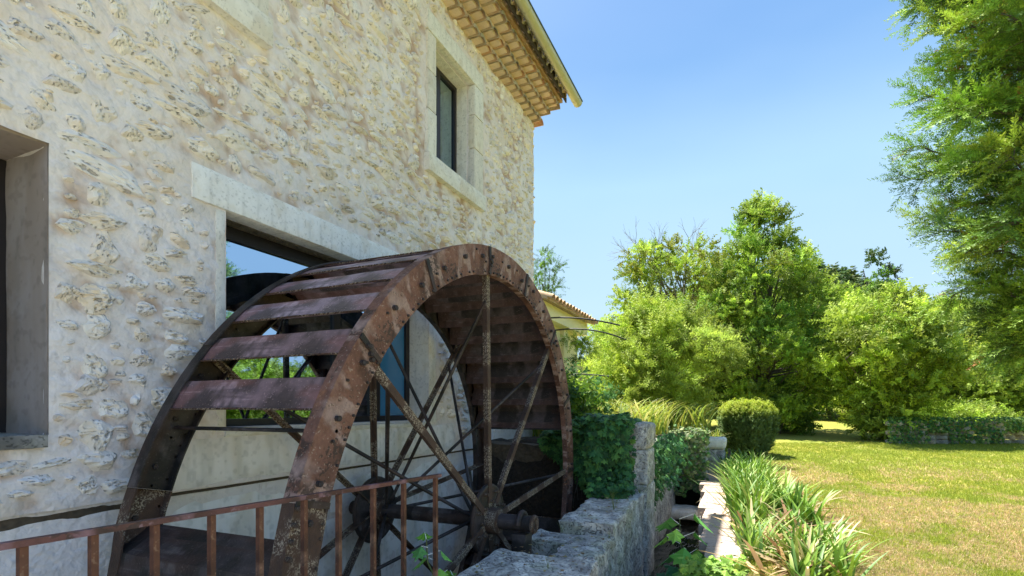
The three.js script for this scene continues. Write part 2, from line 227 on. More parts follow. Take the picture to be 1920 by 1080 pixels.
// ---------------------------------------------------------------- stone house
const house = thing('stone_house', 'tall house of rubble stone with pale lintels and tiled eaves behind the water wheel', 'house', [3.6, 0, 5]);
const HO = house.position; const local = g => { g.translate(-HO.x, -HO.y, -HO.z); return g; };
const WP = 3.6, U0 = -3, U1 = 9.2, TOP = 6.72;
const openings = [[.5, 1.30, 1.704, 2.93], [2.822, 1.28, 5.63, 2.94], [5.77, 4.59, 6.79, 6.10], [1.85, 4.61, 2.95, 6.10]];
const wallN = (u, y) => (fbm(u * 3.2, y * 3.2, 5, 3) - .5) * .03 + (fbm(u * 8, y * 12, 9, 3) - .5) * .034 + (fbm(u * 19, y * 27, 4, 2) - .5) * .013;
{
  const lines = (a, b, st, ex) => { const s = new Set(); for (let x = a; x < b; x += st) s.add(+x.toFixed(3)); s.add(b); for (const e of ex) if (e > a && e < b) { for (const v of [...s]) if (Math.abs(v - e) < st * .45 && v !== a && v !== b) s.delete(v); s.add(e); } return [...s].sort((x, y) => x - y); };
  const us = [U0, -1, ...lines(.5, U1, .03, openings.flatMap(o => [o[0], o[2]]))], ys = lines(.87, TOP + .5, .03, openings.flatMap(o => [o[1], o[3]]));
  const pos = [], uv = [], idx = [], wc = [], W = us.length;
  const inside = (u, y, e = 0) => openings.some(o => u > o[0] - e && u < o[2] + e && y > o[1] - e && y < o[3] + e);
  for (const y of ys) for (const u of us) {
    const on = openings.some(o => u >= o[0] - 1e-6 && u <= o[2] + 1e-6 && y >= o[1] - 1e-6 && y <= o[3] + 1e-6);
    const smooth = y < 1.3 && u > 2.25 ? .25 : 1;
    pos.push(-(WP - (on ? .006 : wallN(u, y) * smooth + .004)), y, -u); uv.push(u, y);
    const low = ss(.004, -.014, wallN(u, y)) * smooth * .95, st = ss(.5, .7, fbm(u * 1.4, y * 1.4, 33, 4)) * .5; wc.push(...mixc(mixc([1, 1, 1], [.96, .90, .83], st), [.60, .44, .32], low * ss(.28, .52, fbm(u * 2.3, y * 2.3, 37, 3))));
  }
  for (let j = 0; j + 1 < ys.length; j++) for (let i = 0; i + 1 < W; i++) { const cu = (us[i] + us[i + 1]) / 2, cy = (ys[j] + ys[j + 1]) / 2; if (inside(cu, cy)) continue; const a = j * W + i; idx.push(a, a + 1, a + W, a + 1, a + W + 1, a + W); }
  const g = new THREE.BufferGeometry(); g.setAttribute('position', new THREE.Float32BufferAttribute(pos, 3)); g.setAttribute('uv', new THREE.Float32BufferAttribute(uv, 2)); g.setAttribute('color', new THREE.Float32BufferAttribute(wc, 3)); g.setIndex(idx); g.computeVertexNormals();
  const gs = [g];
  // thickness behind the face: reveals and core
  const D = .55;
  gs.push(block(WP + .03, -2.5, U0, WP + D, .87, U1));                                   // base, replaced in front by the plinth
  const cols = [[U0, .5], [1.704, 1.85], [2.95, 2.822], [5.63, 5.77]];
  gs.push(block(WP + .05, .87, U0, WP + D, TOP, .499), block(WP + .05, .87, 1.706, WP + D, 3.6, 2.82), block(WP + .05, .87, 5.632, WP + D, 4.0, U1 - .03), block(WP + .05, 6.102, .5, WP + D, TOP, U1 - .03), block(WP + .05, .87, .5, WP + D, 1.298, 5.63), block(WP + .05, 2.942, .5, WP + D, 4.588, 5.768));
  gs.push(block(WP + .05, 4.0, 6.792, WP + D, 6.1, U1 - .03), block(WP + .05, 4.588, .5, WP + D, 6.1, 1.848), block(WP + .05, 4.588, 2.952, WP + D, 6.1, 5.768), block(WP + .05, 4.0, 5.77, WP + D, 4.588, 6.79));
  // far gable wall and rear
  gs.push(block(WP + .02, -2.5, U1 - .04, 11, TOP + .3, U1), block(11, -2.5, U0, 11.4, TOP + .3, U1), block(WP + .02, -2.5, U0 - .3, 11, TOP + .3, U0));
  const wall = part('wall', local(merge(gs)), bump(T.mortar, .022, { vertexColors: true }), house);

  // ---- rubble stones
  const rs = rngOf(11);
  const stoneGeo = (rings, segs, seed, sharp) => {
    const r = rngOf(seed), G = new Geo(), P = [], k1 = r() * 10, nc = 5 + Math.floor(r() * 4), cs = []; for (let i = 0; i < nc; i++) cs.push([(i + (r() - .5) * .7) / nc * 6.2832, .43 + .16 * r()]);
    const planes = []; for (let i = 0; i < 5; i++) { const a = r() * 6.28, t = .4 + 1.3 * r(); planes.push([Math.cos(a) * t, Math.sin(a) * t, .75 + .5 * r()]); }
    const poly = a => { let best = 9; for (let i = 0; i < nc; i++) { const [a0, r0] = cs[i], [a1, r1] = cs[(i + 1) % nc], p = [Math.cos(a0) * r0, Math.sin(a0) * r0], q = [Math.cos(a1) * r1, Math.sin(a1) * r1], nx = q[1] - p[1], ny = -(q[0] - p[0]), L = Math.hypot(nx, ny), d = (p[0] * nx + p[1] * ny) / L, c = (Math.cos(a) * nx + Math.sin(a) * ny) / L; if (c > .05) best = Math.min(best, d / c); } return Math.min(best, .62); };
    for (let i = 0; i <= rings; i++) { const t = Math.pow(i / rings, .75), row = [];
      for (let j = 0; j < segs; j++) { const a = j / segs * 6.2832, c = Math.cos(a), sn = Math.sin(a);
        const rr = t * poly(a) * (1 + .3 * (fbm(c * 2.2 + k1, sn * 2.2 + k1, seed, 3) - .5) + .1 * (fbm(c * 7, sn * 7 + k1, seed, 2) - .5));
        const x = c * rr, y = sn * rr; let f = 1.25; for (const q of planes) f = Math.min(f, q[2] + q[0] * x + q[1] * y);
        f += (fbm(x * 5 + k1, y * 7 + k1, seed, 3) - .5) * .55 + (fbm(x * 15, y * 20, seed + 3, 2) - .5) * .35;
        row.push([x, y, f * (1 - .85 * Math.pow(t, sharp)) - .35 - (i === rings ? .9 : 0)]); }
      P.push(row); }
    for (let i = 0; i < rings; i++) for (let j = 0; j < segs; j++) { const k = (j + 1) % segs, a = P[i][j], b = P[i][k], c = P[i + 1][k], d = P[i + 1][j]; const U = q => [q[0] + k1, q[1] + k1]; if (i) G.tri(a, c, b, U(a), U(c), U(b)); G.tri(a, d, c, U(a), U(d), U(c)); }
    return toCreasedNormals(G.build(), .6);
  };
  const hi = []; for (let i = 0; i < 26; i++) hi.push(stoneGeo(8, 22, 100 + i, [3, 5, 9][i % 3]));
  const lo = []; for (let i = 0; i < 14; i++) lo.push(stoneGeo(4, 13, 200 + i, 5));
  const list = [];
  const keep = [[2.5, 2.90, 5.95, 3.24], [2.70, 1.2, 5.82, 2.95], [5.50, 4.30, 7.16, 6.42], [.2, 4.33, 3.25, 6.5], [.4, 1.2, 1.71, 2.95]];
  const CW = Math.ceil(9 / .02), occ = new Uint8Array(CW * 320), cellsOf = (cu, cy, L, h, f) => { const a0 = Math.floor((cu - L / 2 - .5) / .02), a1 = Math.floor((cu + L / 2 - .5) / .02), b0 = Math.floor((cy - h / 2 - .5) / .02), b1 = Math.floor((cy + h / 2 - .5) / .02); for (let b = b0; b <= b1; b++) for (let a = a0; a <= a1; a++) if (a >= 0 && a < CW && b >= 0 && b < 320 && f(b * CW + a)) return true; return false; };
  const place = (cu, cy, L, h, gap) => { if (cu < 3.2 && cy < 3.4 && rs() < .6) { L *= 1.35; h *= 1.3; }
    if (cy + h / 2 > TOP - .02 || cy - h / 2 < .9 || cu + L / 2 > U1 + .03 || cu < .7) return;
    if (cy < 1.33 && cu > 2.15 && cu < 6.4 || cy < 1.12 && cu > 2.2) return;
    if (keep.some(o => cu + L * .66 > o[0] && cu - L * .66 < o[2] && cy + h * .62 > o[1] && cy - h * .62 < o[3])) return;
    if (cellsOf(cu, cy, L + gap, h + gap, k => occ[k])) return; cellsOf(cu, cy, L, h, k => { occ[k] = 1; });
    const z = .4012 * WP + .916 * cu, lowl = cu < 2.9 && cy < 3 ? 1.3 : 1;
    list.push({ u: cu, y: cy, L: L * 1.3, h: h * 1.32, d: (.034 + Math.pow(rs(), 1.5) * .045 * Math.min(1, h / .08)) * lowl, rot: (rs() - .5) * .3 + (rs() < .15 ? (rs() - .5) : 0), c: Math.floor(rs() * 6), v: rs(), seen: L * h / z / z });
  };
  for (let y = .9; y < TOP; y += .05 + rs() * .05) for (let u = .7 + rs() * .3; u < U1; u += .07 + rs() * .2) place(u, y + (rs() - .5) * .03, .11 + Math.pow(rs(), 1.9) * .28, .06 + Math.pow(rs(), 1.3) * .10, -.03);
  for (let i = 0; i < 9000; i++) place(.7 + rs() * 8.5, .9 + rs() * 5.8, .07 + rs() * .12, .04 + rs() * .06, -.025);
  for (let i = 0; i < 9000; i++) place(.7 + rs() * 8.5, .9 + rs() * 5.8, .04 + rs() * .06, .025 + rs() * .03, -.012);
  list.sort((a, b) => b.seen - a.seen);
  const rest = [];
  list.forEach((s, i) => {
    const pick = (i < 300 ? hi : lo), g = pick[Math.floor(s.v * pick.length)], pos = V(WP - wallN(s.u, s.y) * .6 - .004, s.y, s.u);
    _q.setFromEuler(new THREE.Euler(0, Math.PI / 2, s.rot, 'YXZ'));
    if (i < 300) { const m = part('stone', g, M.stones[s.c], wall); m.position.copy(pos).sub(HO); m.quaternion.copy(_q); m.scale.set(s.L, s.h, s.d); }
    else { const q = g.clone(); q.applyMatrix4(_m.compose(pos.sub(HO), _q, _s.set(s.L, s.h, s.d))); const c = M.stones[s.c].color, k = new Float32Array(q.attributes.position.count * 3); const b = .85 + .25 * rs(); for (let j = 0; j < k.length; j += 3) { k[j] = c.r * b; k[j + 1] = c.g * b; k[j + 2] = c.b * b; } q.setAttribute('color', new THREE.BufferAttribute(k, 3)); const t = q.attributes.uv; for (let j = 0; j < t.count; j++) t.setXY(j, t.getX(j) * s.L + s.u, t.getY(j) * s.h + s.y); rest.push(q); }
  });
  for (const g of hi) { const t = g.attributes.uv; for (let j = 0; j < t.count; j++) t.setXY(j, t.getX(j) * .3, t.getY(j) * .16); }
  stuffed(part('small_stone', merge(rest), M.stoneMix, wall));
  console.log('stones', list.length);

  // ---- plinth below the ledge
  const pl = part('plinth', local(merge([block(3.66, -2.5, .3, 3.8, .80, 2.3, .014, .1), block(3.628, -2.5, 2.3, 3.8, .845, U1 + .02, .008, .15)])), M.render, house);
  const darkBand = bump(T.soil, .012, { color: col(.75, .75, .78) });  // dark tone for the recessed band between stone wall and plinth
  part('ledge', local(merge([block(3.625, .785, .3, 3.72, .872, 2.31, .012, .05, 3, .01), block(3.618, .838, 2.31, 3.66, .862, U1, .004, .06, 4, .004)])), darkBand, house);
  part('rendered_band', local(block(3.582, .862, 2.25, 3.64, 1.262, 6.3, .006, .08, 5, .02)), M.render, house);
  // ---- big window
  part('lintel', local(block(3.572, 2.937, 2.537, 3.76, 3.202, 5.93, .004, .05, 4, .01)), bump(T.dressed, .008, { color: col(1.12, 1.14, 1.2) }), house);
  const jl = part('jamb', local(block(3.585, 1.262, 2.735, 4.1, 2.935, 2.824, .006, .06, 7, .01)), M.dressed, house);
  part('jamb', local(block(3.578, 1.262, 5.628, 4.1, 2.935, 5.80, .004, .08, 8, .01)), M.dressed, house);
  part('sill', local(block(3.57, 1.225, 2.80, 4.1, 1.283, 5.66, .004, .08, 9, .01)), M.dressed, house);
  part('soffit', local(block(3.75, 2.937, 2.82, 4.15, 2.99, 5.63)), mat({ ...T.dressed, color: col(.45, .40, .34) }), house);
  const w = part('window', local(merge([block(3.87, 2.83, 2.824, 3.95, 2.937, 5.628), block(3.87, 1.283, 2.824, 3.95, 1.36, 5.628), block(3.872, 1.36, 2.824, 3.948, 2.83, 2.87), block(3.872, 1.36, 5.55, 3.948, 2.83, 5.628), block(3.872, 1.36, 4.29, 3.948, 2.83, 4.38), block(3.872, 1.36, 4.95, 3.948, 2.83, 5.04)])), M.frame, house);
  part('pane', local(block(3.90, 1.36, 2.87, 3.912, 2.83, 4.29)), M.glass, w);
  part('pane', local(block(3.93, 1.36, 4.38, 3.94, 2.83, 4.95)), M.glass, w);
  const bp = part('pane', local(block(3.90, 1.36, 5.04, 3.912, 2.83, 5.55)), new THREE.MeshPhysicalMaterial({ color: col(.05, .20, .42), roughness: .12, clearcoat: .5 }), w); bp.userData.label = 'blue pane';
  // ---- small upper window with stone surround
  const surround = (u0, y0, u1, y1, o) => { const P = 3.555; const dm = [M.dressed, bump(T.dressed, .009, { color: col(.9, .88, .86) }), bump(T.dressed, .009, { color: col(.97, .93, .86) })]; [0, .36, .68].forEach((a, i) => { const b = [.36, .68, 1][i], H = o[3] - y0 - .24, A = y0 + .24 + a * H + .002, B = y0 + .24 + b * H - .002; part('surround', local(block(P + i * .003, A, u0 + .004 * i, 3.7, B, o[0], .004, .06, 1 + i, .008)), dm[i], house); part('surround', local(block(P + .004 - i * .002, A + .05 * (i ? 1 : 0), o[2], 3.7, B + (i < 2 ? .05 : 0), u1, .004, .06, 4 + i, .008)), dm[(i + 1) % 3], house); }); part('surround', local(block(P - .002, o[3] + .002, u0 - .004, 3.7, y1, u1 + .004, .004, .07, 3, .01)), M.dressed, house); part('sill', local(block(P - .035, y0, u0 - .02, 3.7, y0 + .238, u1 + .02, .003, .08, 4, .012)), M.dressed, house);
    for (const [a, b] of [[o[0] - .1, o[0] + .002], [o[2] - .002, o[2] + .1]]) part('reveal', local(block(3.69, o[1], a, 4.05, o[3], b)), M.dressed, house);
    part('reveal', local(block(3.69, o[3] - .002, o[0], 4.05, o[3] + .1, o[2])), M.dressed, house); part('reveal', local(block(3.69, o[1] - .1, o[0], 4.05, o[1] + .002, o[2])), M.dressed, house);
    const pg = new THREE.MeshPhysicalMaterial({ color: col(.30, .42, .48), roughness: .03, metalness: 1 }); const f = part('window', local(merge([block(3.85, o[3] - .06, o[0] + .004, 3.92, o[3] - .004, o[2] - .004), block(3.85, o[1] + .004, o[0] + .004, 3.92, o[1] + .06, o[2] - .004), block(3.852, o[1] + .06, o[0] + .004, 3.918, o[3] - .06, o[0] + .06), block(3.852, o[1] + .06, o[2] - .06, 3.918, o[3] - .06, o[2] - .004), block(3.848, o[1] + .06, (o[0] + o[2]) / 2 - .05, 3.918, o[3] - .06, (o[0] + o[2]) / 2 + .05)])), M.frame, house);
    part('pane', local(block(3.88, o[1] + .06, o[0] + .06, 3.89, o[3] - .06, (o[0] + o[2]) / 2 - .05)), pg, f); part('pane', local(block(3.88, o[1] + .06, (o[0] + o[2]) / 2 + .05, 3.89, o[3] - .06, o[2] - .06)), pg, f); };
  surround(5.555, 4.352, 7.08, 6.36, openings[2]); surround(1.6, 4.38, 3.195, 6.36, openings[3]);
  // ---- left window recess
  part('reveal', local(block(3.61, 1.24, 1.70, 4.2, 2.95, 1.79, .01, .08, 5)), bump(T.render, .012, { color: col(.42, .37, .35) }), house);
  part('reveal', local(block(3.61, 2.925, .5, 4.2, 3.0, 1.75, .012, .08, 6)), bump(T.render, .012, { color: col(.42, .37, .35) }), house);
  part('sill', local(block(3.55, 1.225, .5, 4.1, 1.308, 1.69, .0015, .06, 7, .008)), bump(T.grey, .006, { color: col(.5, .5, .5) }), house);
  const lw = part('window', local(merge([block(4.03, 1.305, 1.60, 4.1, 2.92, 1.70), block(4.03, 2.85, .5, 4.1, 2.92, 1.60)])), M.frame, house); part('pane', local(block(4.06, 1.305, .5, 4.075, 2.85, 1.60)), M.glass, lw);
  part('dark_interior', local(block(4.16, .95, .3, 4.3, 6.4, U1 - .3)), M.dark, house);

  // ---- tiled cornice: three rows of half-round tiles
  const archTile = (wd, len, ht, th) => { const secs = []; for (const z of [0, .5, 1]) { const s = [], k = 1 - .08 * z; for (let i = 0; i <= 8; i++) { const a = Math.PI * i / 8; s.push(new THREE.Vector3(-z * len, Math.sin(a) * ht * k, -Math.cos(a) * wd / 2 * k)); } for (let i = 8; i >= 0; i--) { const a = Math.PI * i / 8; s.push(new THREE.Vector3(-z * len, Math.sin(a) * (ht - th) * k, -Math.cos(a) * (wd / 2 - th) * k)); } secs.push(s); } return sweep(secs, true, .7); };
  const tg = archTile(.195, .42, .085, .016); const cor = part('cornice', local(merge([0, 1, 2].map(k => block(3.45 - k * .165, 6.70 + k * .105 + .072, 4.9, 4.1, 6.70 + k * .105 + .104, U1 + .02)).concat([0, 1, 2].map(k => block(3.465 - k * .165, 6.70 + k * .105 + .01, 4.9, 4.1, 6.70 + k * .105 + .073, U1 - .01, .006, .2))))), bump(T.mortar, .01, { color: col(.92, .78, .62) }), house);
  const tms = [[.85, 1.0, 1.2], [.95, 1.0, 1.12], [.76, .9, 1.1], [1.0, .92, .88]].map(c => bump(T.tile, .004, { color: col(...c) }));
  for (let k = 0; k < 3; k++) for (let u = 5.0 + k * .09; u < U1 + .02; u += .2) { const m = part('tile', tg, tms[Math.floor(rs() * 3.25)], cor); m.position.copy(V(3.425 - k * .165 + (rs() - .5) * .02, 6.70 + k * .105 - .004 + (rs() - .5) * .008, u + (rs() - .5) * .012)).sub(HO); m.rotation.y = (rs() - .5) * .06; }
  const roof = part('roof', local((() => { const y0 = 7.06, s = .30; const sec = u => [V(3.05, y0, u), V(7.4, y0 + 4.35 * s, u), V(11.9, y0 + 4.35 * s - 4.5 * s, u), V(11.9, y0 + 4.35 * s - 4.5 * s - .06, u), V(7.4, y0 + 4.35 * s - .08, u), V(3.05, y0 - .06, u)]; return sweep([sec(U0 - .4), sec(U1 + .06)], true, .3); })()), M.tile, house);
  const rt = archTile(.2, .5, .09, .016);
  for (let u = 5.0; u < U1 + .1; u += .205) { const m = part('tile', rt, tms[Math.floor(rs() * 3.3)], roof); m.position.copy(V(2.96, 7.03, u)).sub(HO); m.rotation.z = -.28; }
  part('added_fascia', local(block(2.97, 6.98, 4.9, 2.99, 7.16, U1 + .05)), mat({ color: col(.05, .035, .025) }), house);  // dark strip added to shut out the sky between tiles and gutter
  // gable infill under the roof
  part('gable', local((() => { const s = u => [V(3.7, 6.9, u), V(11, 6.9, u), V(7.4, 8.2, u)]; return sweep([s(U1 - .3), s(U1)], true, .3); })()), M.mortar, house);
  // gutter: half pipe with seams
  const gut = part('gutter', local((() => { const secs = []; for (const u of [U0, 2, 5, 7, U1 + .38]) { const s = [], c = [2.86, 7.13]; for (let i = 0; i <= 12; i++) { const a = Math.PI + Math.PI * i / 12; s.push(V(c[0] + Math.cos(a) * .085, c[1] + Math.sin(a) * .085, u)); } for (let i = 12; i >= 0; i--) { const a = Math.PI + Math.PI * i / 12; s.push(V(c[0] + Math.cos(a) * .08, c[1] + Math.sin(a) * .08, u)); } secs.push(s); } return sweep(secs, true, .7); })()), M.zinc, house);
  const bead = part('gutter_bead', local(tube([V(2.772, 7.135, U0), V(2.772, 7.135, U1 + .38)], .013, .013, 8)), mat({ color: col(.06, .09, .12), roughness: .4, metalness: .5 }), gut);
  part('gutter_end', local((() => { const s = u => { const o = []; for (let i = 0; i <= 12; i++) { const a = Math.PI + Math.PI * i / 12; o.push(V(2.86 + Math.cos(a) * .087, 7.13 + Math.sin(a) * .087, u)); } return o; }; return sweep([s(U1 + .372), s(U1 + .385)], true, .5); })()), M.zinc, gut);
  for (let u = 5.4; u < U1 + .3; u += .8) part('gutter_seam', local((() => { const s = v => { const o = []; for (let i = 0; i <= 12; i++) { const a = Math.PI + Math.PI * i / 12; o.push(V(2.86 + Math.cos(a) * .0885, 7.13 + Math.sin(a) * .0885, v)); } for (let i = 12; i >= 0; i--) { const a = Math.PI + Math.PI * i / 12; o.push(V(2.86 + Math.cos(a) * .086, 7.13 + Math.sin(a) * .086, v)); } return o; }; return sweep([s(u), s(u + .03)], true, .5); })()), M.zinc, gut);
}

// ---------------------------------------------------------------- low yellow annex beyond the house
{
  const h = thing('yellow_annex', 'low annex with ochre yellow walls and tiled roof beyond the stone house corner', 'building', [4, 0, 14]); const o = h.position, L = g => { g.translate(-o.x, -o.y, -o.z); return g; };
  part('wall', L(merge([block(3.74, -.5, U1 + .02, 4.4, 3.35, 12.5, 0), block(3.78, -.5, 12.5, 4.4, 2.5, 21, 0), block(3.66, -.5, 11.2, 3.8, 3.2, 11.5, 0)])), M.yellow, h);
  part('fascia', L(block(3.52, 3.2, U1 + .02, 3.74, 3.5, 12.6)), bump(T.yellow, .004, { color: col(1, 1.05, 1.15) }), h);
  const rf = part('roof', L((() => { const s = u => [V(3.35, 3.52, u), V(8, 5.0, u), V(8, 4.94, u), V(3.35, 3.46, u)]; return sweep([s(U1 + .05), s(12.7)], true, .3); })()), M.tile, h);
  const r = rngOf(5); for (let u = U1 + .15, i = 0; u < 12.7; u += .21, i++) { const g = new THREE.CylinderGeometry(.1, .09, .5, 8, 1, true, 0, Math.PI); g.rotateZ(Math.PI / 2); g.rotateX(0); const m = part('tile', g, M.tile, rf); m.position.copy(V(3.5, 3.54, u)).sub(o); m.rotation.z = -.3; m.rotation.x = -Math.PI / 2 * 0; m.position.y += (r() - .5) * .02; }
  const w = part('window', L(merge([block(3.69, 1.36, 9.35, 3.735, 1.42, 9.75), block(3.69, 1.05, 9.35, 3.735, 1.1, 9.75), block(3.69, 1.1, 9.35, 3.735, 1.36, 9.39), block(3.69, 1.1, 9.71, 3.735, 1.36, 9.75)])), M.frame, h); part('pane', L(block(3.715, 1.1, 9.39, 3.73, 1.36, 9.71)), M.glass, w);
}

// ---------------------------------------------------------------- stonework round the pit and the channel
{
  const w = thing('pit_wall', 'weathered grey stone wall between the wheel pit and the narrow channel', 'stone wall', [1.5, 0, 5]); const o = w.position, L = g => { g.translate(-o.x, -o.y, -o.z); return g; };
  const gv = [M.grey, bump(T.grey, .022, { color: col(.86, .86, .84) }), bump(T.grey, .022, { color: col(1.08, 1.05, 1.0) })]; const B = (a, s, m = gv[s % 3]) => part('block', L(block(...a, .042, .036, s, .012)), m, w);
  B([1.02, -1.2, 2.3, 1.86, .25, 3.3], 1); B([1.07, -1.2, 3.3, 1.9, .255, 4.12], 2); B([1.10, -1.2, 4.12, 1.50, .24, 4.62], 3); B([1.50, -1.2, 4.12, 1.86, -.02, 4.62], 8); B([1.12, -1.2, 4.62, 1.9, .245, 5.0], 4);
  B([1.15, -1.2, 5.0, 1.70, .355, 5.9], 5); B([1.22, -1.2, 5.9, 1.75, .35, 7.08], 6);
  // taller pier at the end of the wheel pit
  const pr = thing('stone_pier', 'tall grey stone pier half hidden by ivy at the far end of the wheel pit', 'pier', [1.3, 0, 7.4]); const q = pr.position, K = g => { g.translate(-q.x, -q.y, -q.z); return g; };
  part('block', K(block(1.17, -1.2, 7.08, 1.52, .45, 7.7, .03, .05, 21, .015)), M.grey, pr); part('block', K(block(1.165, .43, 7.09, 1.505, .90, 7.69, .035, .05, 22, .015)), M.grey, pr); part('block', K(block(1.16, .88, 7.08, 1.5, 1.26, 7.7, .035, .045, 23, .03)), M.grey, pr);
  // low wall on the right of the channel, with cap slabs
  const c = thing('channel_wall', 'low wall topped with pale flat slabs along the right side of the channel', 'stone wall', [.25, 0, 8]); const k = c.position, C = g => { g.translate(-k.x, -k.y, -k.z); return g; };
  const cap = bump(T.dressed, .012, { color: col(.52, .44, .39) }), r = rngOf(8);
  for (let u = 2.4; u < 12.8;) { const l = .8 + r() * .8, e = edge(u + l / 2), g = block(e, -.13, u + .003, e + .37 + (r() - .5) * .03, (r() - .5) * .01, Math.min(u + l, 12.8) - .003, .009, .05, u, .006); part('slab', C(g), cap, c); u += l; }
  for (let u = 2.4, i = 0; u < 12.8; u += 1.3, i++) { const e = edge(u + .65); for (let j = 0; j < 3; j++) part('block', C(block(e + .05, -1.2 + j * .36, u + (j % 2) * .2, e + .36, -.85 + j * .355, u + 1.28 + (j % 2) * .2, .02, .09, i * 7 + j, .03)), M.grey, c); }
  const e1 = thing('stone_block', 'squared stone block standing at the end of the channel wall beside the clipped bush', 'stone block', [.7, 0, 13.05]); const z1 = e1.position, E1 = g => { g.translate(-z1.x, -z1.y, -z1.z); return g; };
  part('block', E1(block(.42, -.2, 12.82, .88, .52, 13.4, .02, .07, 31, .03)), M.grey, e1); part('cap', E1(block(.40, .52, 12.8, .92, .78, 13.42, .02, .07, 32, .03)), M.dressed, e1); part('post', E1(block(.30, -.1, 12.85, .36, .55, 12.92, .004, .05, 33)), M.bark, e1);
  // ivy-covered cross wall over the channel
  const x = thing('culvert_wall', 'stone cross wall over the channel, hung with ivy above a dark opening', 'stone wall', [1.2, 0, 11.6]); const xp = x.position, X = g => { g.translate(-xp.x, -xp.y, -xp.z); return g; };
  part('block', X(block(.72, -.05, 11.45, 1.9, .9, 11.9, .03, .1, 41, .04)), M.grey, x); part('block', X(block(1.62, -1.1, 11.4, 1.95, -.05, 11.9, .03, .1, 42, .04)), M.grey, x); part('back', X(block(.7, -1.1, 12.3, 1.7, -.05, 12.4)), M.dark, x);
  const sl = thing('stone_slab', 'flat pale slab lying across the channel below the ivy wall', 'slab', [1.2, -.6, 11]); part('slab', (() => { const g = block(.84, -.72, 10.75, 1.5, -.52, 11.4, .025, .07, 51, .03); g.translate(-sl.position.x, -sl.position.y, -sl.position.z); return g; })(), M.dressed, sl);
}

